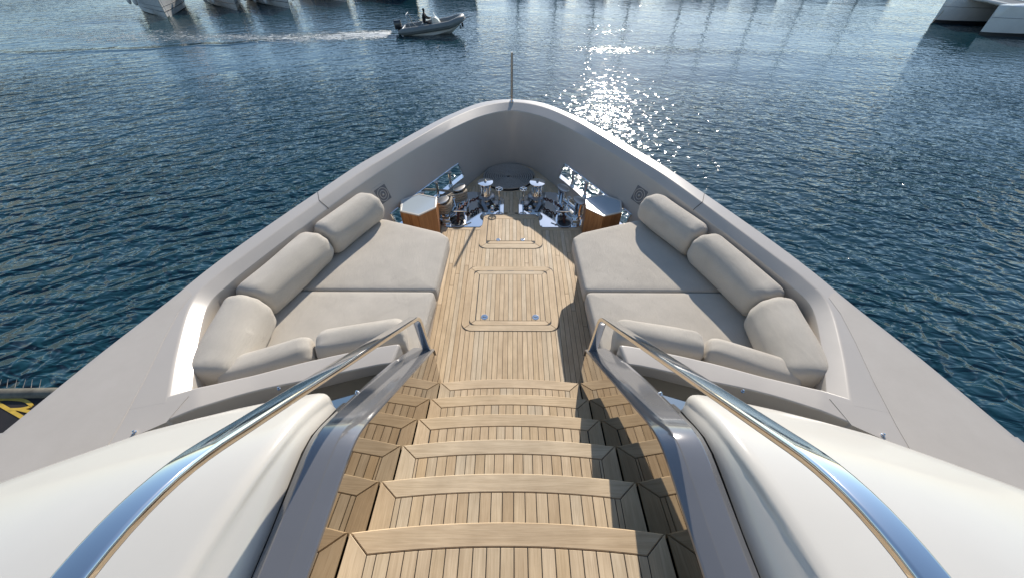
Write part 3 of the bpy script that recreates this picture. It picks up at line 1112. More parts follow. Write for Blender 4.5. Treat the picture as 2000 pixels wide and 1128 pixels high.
# ------------------------------------------------------------------ hexagonal teak stools
for sx in (1, -1):
    sd_ = 'right' if sx > 0 else 'left'
    cx_, cy_ = sx * 1.155, 4.058
    hexp = [(1.386, 4.156), (1.187, 4.303), (.945, 4.219), (.922, 3.985), (1.105, 3.812), (1.345, 3.900)]
    hexp = [(sx * x, y) for x, y in hexp]
    st_ = empty('side_table', (cx_, cy_, 0), 'hexagonal teak side table with pale glass top by the %s sofa' % sd_, 'table', 'hexagonal side tables')
    inn = inset(hexp, .012)
    MB().prism(inset(hexp, .02), 0.002, .400).build('core', M_CAULK, st_, smooth=0)
    for i in range(6):
        a, b = Vector(hexp[i]), Vector(hexp[(i + 1) % 6])
        d_ = (b - a)
        L = d_.length
        d_.normalize()
        n_ = Vector((cx_, cy_)) - (a + b) / 2
        n_.normalize()
        for k in range(2):
            p, q = a + d_ * (L * k / 2 + .001), a + d_ * (L * (k + 1) / 2 - .001)
            MB().prism([tuple(p), tuple(q), tuple(q + n_ * .018), tuple(p + n_ * .018)], .003, .404, .0015).build('side_plank', M_VARN, st_, smooth=0, origin=(p.x, p.y, .2))
    rim_o, rim_i = hexp, inset(hexp, .022)
    n = 6
    vs = [(x, y, z) for poly, z in ((rim_o, .404), (rim_o, .420), (rim_i, .420), (rim_i, .404)) for x, y in poly]
    MB().add(vs, [(k * n + i, k * n + (i + 1) % n, ((k + 1) % 4) * n + (i + 1) % n, ((k + 1) % 4) * n + i) for k in range(4) for i in range(n)]).build('rim', M_WHITE if sx > 0 else M_WHITE, st_, smooth=0, bevel=.002)
    MB().prism(inset(hexp, .0225), .402, .4165).build('table_top', M_TABLE, st_, smooth=0)

# ------------------------------------------------------------------ fairleads with rollers
for sx in (1, -1):
    sd_ = 'right' if sx > 0 else 'left'
    f_ = empty('fairlead', (sx * .9, 4.8, .15), 'long steel lined mooring opening with rollers in the %s bulwark' % sd_, 'fairlead', 'mooring openings in the bulwark')
    tsf = [t for t in TS if FA - .01 <= t <= FB + .01]
    R_ = [hull_rows(t) for t in tsf]
    mb = MB()
    e = .0015
    # floor, head and ends of the lining
    mb.loft([[(r[1][0] - e, r[1][1] - e, .15 + e) for r in R_], [(r[10][0] + e, r[10][1], .15 + e) for r in R_]])
    mb.loft([[(r[2][0] - e, r[2][1] - e, .37 - e) for r in R_], [(r[9][0] + e, r[9][1], .37 - e) for r in R_]])
    for r, sg in ((R_[0], -1), (R_[-1], 1)):
        ey = e * sg
        mb.add([(r[1][0], r[1][1] + ey, .15), (r[10][0], r[10][1] + ey, .15), (r[9][0], r[9][1] + ey, .37), (r[2][0], r[2][1] + ey, .37)], [(0, 1, 2, 3)])
    if sx < 0:
        mb.mirror()
    mb.build('lining', M_PLATE, f_, smooth=30)
    # bright rim round the opening
    loop = [(r[1][0] - .004, r[1][1] - .004, .15) for r in R_] + [(r[2][0] - .004, r[2][1] - .004, .37) for r in R_[::-1]]
    loop = [(sx * x, y, z) for x, y, z in loop]
    MB().tube(loop, .009, 6, closed=True).build('rim', M_CHROME, f_)
    for t in (2.72, 3.22, 3.75):
        r = hull_rows(t)
        p = (Vector(r[1]) * .62 + Vector(r[10]) * .38)
        MB().lathe((sx * p.x, p.y, .152), [(.034, 0), (.034, .018), (.024, .03), (.020, .11), (.024, .19), (.034, .20), (.034, .216)], 14).build('roller', M_CHROME, f_)

# loudspeakers let into the bulwark
for sx in (1, -1):
    sd_ = 'right' if sx > 0 else 'left'
    t0, z0 = 4.72, .60
    p = wall_pt(t0, z0)
    du = (wall_pt(t0 + .05, z0) - wall_pt(t0 - .05, z0)).normalized()
    dv = (wall_pt(t0, z0 + .05) - wall_pt(t0, z0 - .05)).normalized()
    nn = du.cross(dv).normalized()
    if nn.x > 0:
        nn = -nn
    Mx = Matrix((du, dv, nn)).transposed()
    sp_ = empty('loudspeaker', (sx * p.x, p.y, p.z), 'square grey loudspeaker set in the %s bulwark wall' % sd_, 'speaker', 'bulwark loudspeakers')

    def loc(pts):
        out = [p + Mx @ Vector(q) for q in pts]
        return [(sx * q.x, q.y, q.z) for q in out]
    a = .118
    sq = rounded([(-a, -a), (a, -a), (a, a), (-a, a)], .015)
    b_ = MB().prism(sq, -.01, .006, .003)
    b_.v = loc(b_.v)
    b_.build('frame', M_GEL, sp_, smooth=0)
    b_ = MB().prism(rounded([(-.092, -.092), (.092, -.092), (.092, .092), (-.092, .092)], .01), .002, .0085)
    b_.v = loc(b_.v)
    b_.build('grille', M_GREYGRILL, sp_, smooth=0)
    for r0_ in (.078, .045):
        b_ = MB().tube([(math.cos(k * math.pi / 16) * r0_, math.sin(k * math.pi / 16) * r0_, .009) for k in range(32)], .0045, 6, closed=True)
        b_.v = loc(b_.v)
        b_.build('ring', M_GEL, sp_)
    b_ = MB().ball((0, 0, .008), .016, 8)
    b_.v = loc(b_.v)
    b_.build('cone_cap', M_GEL, sp_)

p = wall_pt(5.45, .70)
o = MB().lathe((-p.x + .01, p.y - .008, p.z - .02), [(.045, 0), (.045, .03), (.034, .05), (.012, .06)], 16).build('wall_lamp', M_RUBBER)
tag(o, 'small dark domed lamp on the left bulwark behind the forward bolster', 'lamp')

# ------------------------------------------------------------------ anchor gear
# polished deck plates
for sx in (1, -1):
    sd_ = 'right' if sx > 0 else 'left'
    pl = empty('deck_plate', (sx * .5, 4.5, 0), 'mirror polished steel plate under the %s windlass' % sd_, 'deck plate', 'polished deck plates')
    q = [(.105, 4.455), (.105, 4.83), (.165, 4.925), (.56, 5.05), (.68, 5.02), (.86, 4.70), (1.02, 4.38), (.95, 4.20), (.86, 4.155), (.42, 4.155), (.385, 4.20), (.375, 4.41), (.33, 4.455)]
    q = [(sx * x, y) for x, y in q]
    MB().prism(rounded(q, .025, 4), .0005, .009, .003).build('plate', M_PLATE, pl, smooth=20)
    MB().lathe((sx * .715, 4.235, .0085), [(.095, 0), (.100, .012), (.088, .016), (.082, .001), (.001, .001)], 28).build('hawse_ring', M_DSTEEL, pl)
    MB().lathe((sx * .715, 4.235, .0088), [(.081, 0), (.081, .0018), (.001, .0018)], 28).build('hawse_hole_dark', M_RUBBER, pl)  # flat black disc painted as the dark inside of the open pipe
    # margin boards round the plate
    out = [(.33, 4.455), (.33, 4.10), (.86, 4.10), (.86, 4.152), (.375, 4.152), (.372, 4.41)]
    board([(sx * x, y) for x, y in [(.375, 4.093), (.92, 4.093), (.92, 4.149), (.375, 4.149)]], .003, M_TEAK_X, deck, 'margin_board')
    for k in range(8):
        x, y = [(.13, 4.48), (.13, 4.80), (.36, 4.47), (.41, 4.185), (.60, 4.185), (.85, 4.185), (.97, 4.36), (.58, 5.0)][k]
        MB().lathe((sx * x, y, .0088), [(.007, 0), (.007, .0012), (.001, .0018)], 8).build('screw', M_DSTEEL, pl)
board([(-.30, 4.447), (.295, 4.447), (.295, 4.503), (-.30, 4.503)], .003, M_TEAK_X, deck, 'margin_board')
for sx in (1, -1):
    board([(sx * .10, 4.47), (sx * .10, 4.90), (sx * .048, 4.93), (sx * .048, 4.47)], .003, M_TEAK_Y, deck, 'margin_board')
board([(-.50, 5.055), (.50, 5.055), (.47, 5.105), (-.47, 5.105)], .003, M_TEAK_X, deck, 'margin_board')

for sx in (1, -1):
    sd_ = 'right' if sx > 0 else 'left'
    wl = empty('windlass', (sx * .365, 4.81, .009), 'chrome anchor windlass with round mirror cap on the %s plate' % sd_, 'windlass', 'anchor windlasses')
    c = (sx * .365, 4.81, 0)
    MB().lathe(c, [(.135, .009), (.135, .016), (.122, .024), (.112, .034)], 32).build('base', M_DSTEEL, wl)
    MB().lathe(c, [(.100, .034), (.094, .05), (.094, .064)], 32).build('body', M_CHROME, wl)
    MB().lathe(c, [(.070, .064), (.120, .070), (.132, .080), (.132, .095), (.118, .106), (.074, .110)], 32).build('gypsy', M_DSTEEL, wl)
    MB().lathe(c, [(.080, .110), (.070, .14), (.066, .18), (.068, .23), (.082, .278)], 32).build('drum', M_CHROME, wl)
    MB().lathe(c, [(.082, .278), (.102, .284), (.110, .293), (.108, .302), (.02, .308), (.001, .308)], 36).build('cap', M_PLATE, wl)
    MB().lathe(c, [(.018, .308), (.018, .319), (.009, .325), (.008, .331), (.001, .333)], 16).build('cap_bolt', M_DSTEEL, wl)
    for k in range(10):
        a = 2 * math.pi * k / 10
        MB().tube([(c[0] + math.cos(a) * .071, c[1] + math.sin(a) * .071, .125), (c[0] + math.cos(a) * .069, c[1] + math.sin(a) * .069, .25)], .006, 6).build('rib', M_CHROME, wl)
    # chain stripper arm, clutch lever, hoses and gearbox on the near side
    MB().tube([(c[0] + sx * .03, c[1] - .12, .085), (c[0] + sx * .035, c[1] - .19, .07), (c[0] - sx * .01, c[1] - .27, .03), (c[0] - sx * .015, c[1] - .28, .012)], .026, 4,
              prof=rr_prof(1.0, .35, .2)).build('stripper_arm', M_DSTEEL, wl)
    MB().ball((c[0] - sx * .10, c[1] - .24, .04), .032, 12).build('valve', M_CHROME, wl)
    MB().tube([(c[0] - sx * .06, c[1] - .14, .05), (c[0] - sx * .12, c[1] - .17, .045), (c[0] - sx * .15, c[1] - .11, .04)], .013, 8).build('hose', M_RUBBER, wl)
    MB().tube([(c[0] - sx * .07, c[1] - .10, .06), (c[0] - sx * .14, c[1] - .22, .05), (c[0] - sx * .19, c[1] - .20, .03)], .011, 8).build('hose', M_RUBBER, wl)
    MB().box((c[0] - sx * .15 - .035, c[1] - .19, .009), (c[0] - sx * .15 + .035, c[1] - .09, .06)).build('gearbox', M_DSTEEL, wl, bevel=.008)

    bk = empty('brake_wheel', (sx * .172, 4.80, .009), 'small steel hand wheel on a post beside the %s windlass cap' % sd_, 'hand wheel', 'brake hand wheels')
    c2 = (sx * .172, 4.755)
    MB().tube([(c2[0], c2[1], .009), (c2[0] + sx * .004, c2[1] + .01, .215)], [.016, .011], 10).build('post', M_CHROME, bk)
    MB().tube([(c2[0] + math.cos(k * math.pi / 12) * .050, c2[1] + .012 + math.sin(k * math.pi / 12) * .050, .22) for k in range(24)], .0075, 8, closed=True).build('wheel', M_CHROME, bk)
    for k in range(3):
        a = k * 2.094 + .4
        MB().tube([(c2[0], c2[1] + .012, .22), (c2[0] + math.cos(a) * .049, c2[1] + .012 + math.sin(a) * .049, .22)], .006, 6).build('spoke', M_CHROME, bk)
    MB().lathe((c2[0], c2[1], .009), [(.035, 0), (.035, .012), (.02, .03)], 14).build('foot', M_DSTEEL, bk)

    # chain from the gypsy over the stopper into the hawse pipe
    ch = empty('anchor_chain', (sx * .6, 4.4, .15), 'rust brown anchor chain from the %s windlass to the hawse pipe' % sd_, 'chain', 'anchor chains')
    wp = bezier_path([(sx * .455, 4.74, .092), (sx * .60, 4.62, .10), (sx * .705, 4.42, .11), (sx * .715, 4.27, .07), (sx * .715, 4.235, -.04)], [.06, .06, .05], 6)
    acc = [0]
    for a_, b_ in zip(wp[:-1], wp[1:]):
        acc.append(acc[-1] + (b_ - a_).length)

    def at(s_):
        for i in range(len(acc) - 1):
            if s_ <= acc[i + 1]:
                f = (s_ - acc[i]) / max(1e-9, acc[i + 1] - acc[i])
                return wp[i].lerp(wp[i + 1], f)
        return wp[-1]
    s_ = .02
    k = 0
    while s_ < acc[-1]:
        q = at(s_)
        d_ = (at(s_ + .012) - at(max(0, s_ - .012)))
        if d_.length < 1e-6:
            break
        d_.normalize()
        e1 = d_.cross(Vector((0, 0, 1)))
        e1 = e1.normalized() if e1.length > .1 else Vector((1, 0, 0))
        e2 = d_.cross(e1).normalized()
        sv = (e1 + e2).normalized() if k % 2 else (e1 - e2).normalized()
        MB().tube([tuple(q + d_ * (math.cos(j * math.pi / 6) * .028) + sv * (math.sin(j * math.pi / 6) * .016)) for j in range(12)], .0075, 6, closed=True).build('link', M_RUST, ch)
        s_ += .040
        k += 1
    # short idle tail of dark links lying on the plate
    for k in range(4):
        q = Vector((sx * (.47 + .026 * k), 4.50 - .030 * k, .022))
        d_ = Vector((sx * .78, -.62, 0))
        sv = Vector((.62 * sx, .78, 0)) if k % 2 else Vector((0, 0, 1))
        MB().tube([tuple(q + d_ * (math.cos(j * math.pi / 6) * .024) + sv * (math.sin(j * math.pi / 6) * .013)) for j in range(12)], .006, 6, closed=True).build('link', M_RUBBER, ch)

    # chain stopper: cheeks, bar, roller
    cs_ = empty('chain_stopper', (sx * .7, 4.38, .009), 'chrome chain stopper box beside the %s hawse pipe' % sd_, 'chain stopper', 'chain stoppers')
    for dx in (-.055, .055):
        mb = MB()
        prof2 = [(4.33, .009), (4.50, .009), (4.50, .10), (4.47, .125), (4.38, .125), (4.33, .07)]
        x = sx * .69 + dx
        mb.loft([[(x - .008, y, z) for y, z in prof2], [(x + .008, y, z) for y, z in prof2]], close_u=True, caps=True).build('cheek', M_PLATE, cs_, smooth=0, bevel=.003)
    MB().tube([(sx * .69 - .085, 4.36, .118), (sx * .69 + .085, 4.36, .118)], .013, 10).build('bar', M_CHROME, cs_)
    MB().tube([(sx * .69 - .06, 4.46, .062), (sx * .69 + .06, 4.46, .062)], .030, 14).build('roller', M_DSTEEL, cs_)
    MB().tube([(sx * .62, 4.36, .118), (sx * .58, 4.47, .17), (sx * .575, 4.52, .20)], .010, 8).build('lever', M_CHROME, cs_)
    MB().tube([(sx * .76, 4.46, .11), (sx * .79, 4.53, .20)], .008, 8).build('pin', M_CHROME, cs_)
    MB().tube([(sx * .79 + math.cos(k * math.pi / 8) * .03, 4.54 + math.sin(k * math.pi / 8) * .03, .215) for k in range(16)], .006, 6, closed=True).build('ring', M_CHROME, cs_)

    # double bollard
    bl = empty('bollard', (sx * .83, 4.36, .009), 'double steel mooring bollard with flat oval tops %s' % ('under the mirror-bright right opening' if sx > 0 else 'wound with tan rope'), 'bollard', 'double mooring bollards')
    posts = [(.725, 4.735, .26), (.915, 4.415, .26)]
    q = [(.62, 4.60), (.70, 4.68), (.90, 4.36), (1.00, 4.22), (.95, 4.15), (.86, 4.16), (.80, 4.22)]
    for i, (x, y, z) in enumerate(posts):
        c3 = (sx * x, y, 0)
        MB().lathe(c3, [(.074, .009), (.074, .03), (.058, .045), (.054, .14), (.062, .20), (.066, .235)], 24).build('post', M_CHROME, bl)
        ang = math.atan2(posts[1][1] - posts[0][1], sx * (posts[1][0] - posts[0][0]))
        M3 = Matrix.Rotation(ang, 3, 'Z') @ Matrix.Diagonal((1.32, .86, 1)).to_3x3()
        MB().lathe(c3, [(.066, .235), (.078, .242), (.082, .253), (.079, .262), (.070, .264), (.001, .264)], 26, M3).build('cap', M_DSTEEL, bl)
        MB().tube([tuple(Vector(c3) + M3 @ Vector((math.cos(k * math.pi / 14) * .079, math.sin(k * math.pi / 14) * .079, .261))) for k in range(28)], .004, 6, closed=True).build('rim', M_CHROME, bl)
    MB().tube([(sx * posts[0][0], posts[0][1], .08), (sx * posts[1][0], posts[1][1], .08)], .035, 14).build('crossbar', M_CHROME, bl)
    MB().box((sx * .87 - .05, 4.20, .009), (sx * .87 + .05, 4.28, .085)).build('foot', M_CHROME, bl, bevel=.008)

# tan mooring rope belayed in figures of eight on the left bollard
pa, pb = Vector((-.725, 4.735, 0)), Vector((-.915, 4.415, 0))
ax = (pb - pa).normalized()
nr = Vector((-ax.y, ax.x, 0))
path = []
for turn in range(4):
    zt = .09 + turn * .036
    for k in range(32):
        a = 2 * math.pi * k / 32
        mid = (pa + pb) / 2
        x_ = math.cos(a) * ((pb - pa).length / 2 + .082)
        y_ = math.sin(2 * a) * .088 
        q = mid + ax * x_ + nr * y_
        path.append((q.x, q.y, zt + .038 * k / 32 + .012 * math.sin(a * 1.0 + 1.2)))
path += [(-.80, 4.66, .225), (-.90, 4.72, .21), (-1.03, 4.78, .19), (-1.3, 4.95, .10)]
rp = MB().tube([tuple(p) for p in path], .0185, 8).build('mooring_rope', M_TANROPE)
tag(rp, 'thick tan mooring rope wound in figures of eight on the left bollard', 'rope')

# flat coil of grey rope in the bow
cr = []
turns, r_out, r_in = 11, .405, .028
NN = turns * 40
for k in range(NN):
    f = k / (NN - 1)
    r = r_out + (r_in - r_out) * f
    a = 2 * math.pi * turns * f
    cr.append((-.045 + math.cos(a) * r, 5.475 + math.sin(a) * r * .985, .022 + .010 * (1 - f)))
coil = MB().tube(cr, .0145, 7).build('rope_coil', M_ROPE)
tag(coil, 'flat round coil of dark grey rope on the deck in the bow', 'rope coil')
MB().lathe((-.045, 5.475, .003), [(.40, 0), (.40, .004), (.001, .004)], 40).build('gap_dark_disc', M_RUBBER, coil)  # black disc added so the gaps between rope turns read dark

# jackstaff
js = empty('jackstaff', (0, 6.20, .9), 'slim steel jackstaff standing on the bow capping', 'flagstaff')
MB().tube([(0, 6.20, .84), (0, 6.20, 1.565)], [.0205, .0165], 12).build('pole', M_DSTEEL, js)
MB().lathe((0, 6.20, .898), [(.034, 0), (.034, .012), (.022, .02), (.021, .05)], 16).build('socket', M_CHROME, js)

# ------------------------------------------------------------------ moored motor boats


def boat_hull_rows(L, Bm, fb_bow, fb_st, draft=.25, flare=.75, n=14):
    rows = []
    for i in range(n + 1):
        s = i / n
        x = L * s
        hb = Bm / 2 * (1 - max(0, (s - .35) / .65) ** 2.2)
        top = fb_st + (fb_bow - fb_st) * s ** 1.6
        rake = (L * .085) * s ** 3
        hb = max(hb, .015)
        hw = hb * (flare - .35 * max(0, s - .45) / .55)
        hw = max(hw, .01)
        rows.append([(x, -hw * .35, -draft), (x, -hw, .05), (x + rake * .1, -hw - (hb - hw) * .35, top * .45), (x + rake, -hb, top), (x + rake, -hb + min(.08, hb * .5), top + .03),
                     (x + rake, hb - min(.08, hb * .5), top + .03), (x + rake, hb, top), (x + rake * .1, hw + (hb - hw) * .35, top * .45), (x, hw, .05), (x, hw * .35, -draft)])
    return rows


def place(root, loc, rz, pitch=0):
    root.location = loc
    root.rotation_euler = (0, pitch, rz)


def put(mb, name, mat, root, **kw):
    """build a part in the local frame of a root that is still at the origin"""
    return mb.build(name, mat, root, **kw)


def motor_boat(loc, heading, L, Bm, fb, label, hullm, cabin=True, fender=True, group='boats moored in a row across the harbour'):
    r = empty('moored_boat', (0, 0, 0), label, 'boat', group)
    rows = boat_hull_rows(L, Bm, fb, fb * .75)
    put(MB().loft(rows, caps=True), 'hull', hullm, r, smooth=40)
    wl_ = []
    for row in rows:
        a, b = row[1], row[8]
        wl_.append([(row[0][0], row[0][1] * 1.02, row[0][2] - .01), (a[0] + .01, a[1] * 1.015 - .004, a[2] + .06), (b[0] + .01, b[1] * 1.015 + .004, b[2] + .06), (row[9][0], row[9][1] * 1.02, row[9][2] - .01)])
    put(MB().loft(wl_, caps=True), 'bottom', M_GREEN if hullm is M_HULLW else M_RUBBER, r, smooth=40)
    # rub rail
    rail = [(row[3][0], row[3][1] * 1.01 - .01, row[3][2] - .05) for row in rows] + [(row[6][0], row[6][1] * 1.01 + .01, row[6][2] - .05) for row in rows[::-1]]
    put(MB().tube(rail, .022, 6), 'rub_rail', M_DSTEEL, r)
    for zz, th in ((.42, .022), (.72, .012)):
        for s_ in (1, -1):
            st_ = [(lerp(row[2][0], row[3][0], (zz / row[3][2] - .45) / .55) if zz > row[3][2] * .45 else row[2][0], s_ * (abs(lerp(row[1][1], row[2][1], min(1, zz / (row[3][2] * .45)))) + .004) * (1 if zz < row[3][2] * .5 else 1.04), zz) for row in rows[2:]]
            put(MB().tube(st_, th, 5), 'hull_stripe', M_NAVY if hullm is M_HULLW else M_DSTEEL, r)
    put(MB().tube([(L * 1.0 + .02, 0, .02), (L * 1.03, 0, fb * .5), (L * 1.085, 0, fb)], .035, 6), 'stem', M_WHITE, r)
    if cabin:
        put(MB().loft([[(L * .12, -Bm * .36, fb * .8), (L * .12, -Bm * .30, fb + 1.3), (L * .12, Bm * .30, fb + 1.3), (L * .12, Bm * .36, fb * .8)],
                       [(L * .55, -Bm * .36, fb * .85), (L * .45, -Bm * .28, fb + 1.3), (L * .45, Bm * .28, fb + 1.3), (L * .55, Bm * .36, fb * .85)],
                       [(L * .78, -Bm * .18, fb * .95), (L * .70, -Bm * .14, fb + .42), (L * .70, Bm * .14, fb + .42), (L * .78, Bm * .18, fb * .95)]], close_u=True, caps=True), 'cabin', M_WHITE, r, smooth=20)
        put(MB().loft([[(L * .56, -Bm * .30, fb + .35), (L * .475, -Bm * .26, fb + 1.15)], [(L * .56, Bm * .30, fb + .35), (L * .475, Bm * .26, fb + 1.15)]]), 'windscreen', M_RUBBER, r)
    pr = []
    for i in range(8, 15):
        row = rows[i]
        pr.append((row[3][0] - .05, row[3][1] * .93, row[3][2] + .55))
    pr2 = [(x, -y, z) for x, y, z in pr[::-1]]
    put(MB().tube(pr + pr2, .016, 6), 'pulpit_rail', M_CHROME, r)
    for i in (8, 10, 12, 13):
        for s in (3, 6):
            p = rows[i][s]
            put(MB().tube([(p[0] - .02, p[1] * .93, p[2]), (p[0] - .05, p[1] * .93, p[2] + .55)], .013, 6), 'stanchion', M_CHROME, r)
    if fender:
        for i, s in ((7, 3), (10, 3), (7, 6), (10, 6)):
            p = rows[i][s]
            yy = p[1] + (.13 if s == 6 else -.13)
            f = put(MB().ball((p[0], yy * .93, p[2] - .85), .15, 10, (1, 1, 1.9)), 'fender', M_HULLW, r)
            put(MB().tube([(p[0], yy * .93, p[2] - .55), (p[0], p[1], p[2] + .02)], .012, 5), 'lanyard', M_RUBBER, f)
    for i in (7, 9, 11):
        row = rows[i]
        for j, s_ in ((2, -1), (7, 1)):
            p, q = row[j], row[3 if j == 2 else 6]
            f_ = .45
            c_ = (lerp(p[0], q[0], f_), lerp(p[1], q[1], f_) + s_ * .012, lerp(p[2], q[2], f_))
            put(MB().ball(c_, .10, 8, (2.0, .25, .7)), 'porthole', M_RUBBER, r)
    put(MB().tube([(L * 1.08, 0, fb - .05), (L * 1.10, 0, fb - .35), (L * 1.055, 0, fb - .55)], [.04, .05, .03], 6), 'anchor', M_DSTEEL, r)
    put(MB().tube([(L * 1.08, .1, fb * .95), (L * 1.16, .18, fb * .4), (L * 1.22, .25, -.2)], .014, 5), 'mooring_line', M_ROPE, r)
    a = math.atan2(heading[1], heading[0])
    d = Vector(heading).normalized()
    place(r, (loc[0] - d.x * L, loc[1] - d.y * L, WZ), a)
    return r


motor_boat((-26.5, 35.15), (.58, -.81), 9.0, 4.2, 2.0, 'white motor boat with fenders, leftmost of the moored row', M_HULLW)
motor_boat((-23.0, 38.7), (.63, -.78), 8.0, 3.2, 1.6, 'white moored boat second from the left of the row', M_HULLW)
motor_boat((-19.0, 39.6), (.68, -.73), 8.0, 3.0, 1.5, 'white moored boat third from the left of the row', M_HULLW)
motor_boat((-15.2, 42.9), (.70, -.71), 8.0, 3.0, 1.4, 'white moored boat just left of the inflatable, bow tip at the picture edge', M_HULLW)
motor_boat((-9.6, 46.6), (.72, -.70), 10.0, 3.6, 2.6, 'dark hulled boat mirrored in the water behind the inflatable', M_NAVY)
motor_boat((-4.0, 49.5), (.55, -.83), 9.0, 3.4, 2.0, 'grey boat mirrored in the water right of the dark hull', M_CANVASB)


def sail_boat(x, y, mast, label):
    r = empty('sailing_boat', (0, 0, 0), label, 'sailing boat', 'sailing boats on the far pontoon')
    rows = boat_hull_rows(9.5, 3.0, 1.15, .95)
    put(MB().loft(rows, caps=True), 'hull', M_HULLW, r, smooth=40)
    put(MB().tube([(5.2, 0, 1.0), (5.2, 0, mast)], [.10, .07], 8), 'mast', M_DSTEEL, r)
    put(MB().tube([(5.1, 0, 2.1), (1.2, 0, 2.0)], .16, 8), 'boom', M_CANVASB, r)
    put(MB().box((2.0, -.8, 1.0), (6.6, .8, 1.5)), 'coachroof', M_WHITE, r, bevel=.15)
    for s in (-1, 1):
        put(MB().tube([(5.2, 0, mast * .62), (5.0, s * .7, mast * .62)], .03, 5), 'spreader', M_DSTEEL, r)
    place(r, (x, y, WZ), rad(-90 + RND.uniform(-6, 6)))
    return r


for i, (x, y, m_h) in enumerate([(0.5, 59.0, 13), (4.6, 60, 15), (9.3, 59.5, 12), (13.9, 60.5, 14.5), (19.2, 60, 13), (24.1, 61, 16), (29.0, 60, 12.5), (34.6, 61, 15), (40, 60, 13)]):
    sail_boat(x, y, m_h, 'white sailing boat with bare mast, number %s of the pontoon row counted from the left' % ['one', 'two', 'three', 'four', 'five', 'six', 'seven', 'eight', 'nine'][i])

# ------------------------------------------------------------------ catamaran on the right
ct = empty('catamaran', (0, 0, 0), 'large white catamaran with two sharp bows, upper right', 'catamaran')


def cat_hull(yc):
    rows = []
    for s, hb in ((0, .035), (.25, .16), (.6, .30), (1.2, .48), (2.2, .68), (4, .85), (7, .95), (12, .95)):
        top = 1.62 + .012 * s
        rows.append([(s + .04, yc - hb * .55, -.4), (s + .01, yc - hb * .8, .25), (s, yc - hb, .95), (s - .02, yc - hb * .97, top), (s - .02, yc - hb * .80, top + .05), (s - .02, yc + hb * .80, top + .05),
                     (s - .02, yc + hb * .97, top), (s, yc + hb, .95), (s + .01, yc + hb * .8, .25), (s + .04, yc + hb * .55, -.4)])
    return rows


for yc in (0, 4.05):
    rows = cat_hull(yc)
    put(MB().loft(rows, caps=True), 'hull', M_HULLW, ct, smooth=35)
    wl_ = [[(r[0][0], r[0][1] - .01, -.42), (r[1][0] - .005, r[1][1] - .012, .20), (r[8][0] - .005, r[8][1] + .012, .20), (r[9][0], r[9][1] + .01, -.42)] for r in rows]
    put(MB().loft(wl_, caps=True), 'boot_stripe', M_RUBBER, ct, smooth=35)
    ln = [(r[2][0], r[2][1] - .004, 1.02) for r in rows]
    put(MB().tube(ln, .012, 5), 'styling_line', M_DSTEEL, ct)
put(MB().tube([(1.2, 0, 1.55), (1.0, 2.0, 1.62), (1.2, 4.05, 1.55)], .11, 10), 'cross_beam', M_WHITE, ct)
put(MB().loft([[(2.6, .3, 1.25), (2.6, .3, 1.75), (2.6, 3.8, 1.75), (2.6, 3.8, 1.25)], [(12, .3, 1.0), (12, .3, 1.9), (12, 3.8, 1.9), (12, 3.8, 1.0)]], close_u=True, caps=True), 'bridge_deck', M_HULLW, ct, smooth=0)
put(MB().add([(1.2, .5, 1.58), (2.62, .5, 1.70), (2.62, 3.6, 1.70), (1.2, 3.6, 1.58)], [(0, 1, 2, 3)]), 'trampoline', M_RIBDK, ct)
put(MB().loft([[(6.5, .4, 1.75), (8.0, .6, 2.7), (8.0, 3.5, 2.7), (6.5, 3.7, 1.75)], [(12, .4, 1.85), (12, .6, 2.8), (12, 3.5, 2.8), (12, 3.7, 1.85)]], close_u=True, caps=True), 'saloon', M_WHITE, ct, smooth=0)
put(MB().tube([(.3, 4.0, 1.2), (.1, 3.9, .5), (-.6, 3.5, -.1)], .02, 5), 'mooring_line', M_TANROPE, ct)
place(ct, (31.95, 30.8, WZ), 0)

# ------------------------------------------------------------------ inflatable boat with driver
rb = empty('inflatable_boat', (0, 0, 0), 'grey rigid inflatable boat under way with outboard and one driver', 'boat')
pts = []
for k in range(0, 25):
    f = k / 24
    s = -2.35 + 4.1 * f if f < 1 else 1.75
    pts.append((s, -.92 + .02 * f, .52 + .13 * f ** 2))
arc_ = []
for k in range(1, 14):
    a = -math.pi / 2 + math.pi * k / 14
    arc_.append((1.75 + 1.0 * math.cos(a), .90 * math.sin(a), .65 + .24 * math.cos(a)))
full = pts + arc_ + [(x, -y, z) for x, y, z in pts[::-1]]
rds = [.12 + .14 * min(1, k / 3) if k < 4 else .26 for k in range(len(pts))] + [.26 - .015 * math.sin(math.pi * k / 14) for k in range(1, 14)]
rds += rds[:len(pts)][::-1]
tube_ = put(MB().tube(full, rds, 14), 'tube', M_RIBTUBE, rb, smooth=60)
put(MB().tube([(x * 1.0 + (.24 if abs(y) < .85 and x > 1.75 else 0) * max(0, (x - 1.75)), y + (-.262 if y < 0 else .262) * (1 if x < 1.76 else max(0, 1 - (x - 1.75))), z - .03) for x, y, z in full], .03, 6), 'rub_strake', M_RIBDK, tube_)
put(MB().loft([[(-2.0, 0, -.25), (-2.0, -.75, .05), (-2.0, -.8, .42), (-2.0, .8, .42), (-2.0, .75, .05)], [(.6, 0, -.25), (.6, -.72, .08), (.6, -.78, .45), (.6, .78, .45), (.6, .72, .08)],
               [(1.7, 0, -.10), (1.7, -.5, .2), (1.7, -.62, .5), (1.7, .62, .5), (1.7, .5, .2)], [(2.5, 0, .42), (2.5, -.06, .48), (2.5, -.1, .6), (2.5, .1, .6), (2.5, .06, .48)]], close_u=True, caps=True), 'keel', M_HULLW, rb, smooth=30)
put(MB().box((-1.95, -.70, .40), (1.6, .70, .47)), 'floor', M_RIBDK, rb, smooth=0)
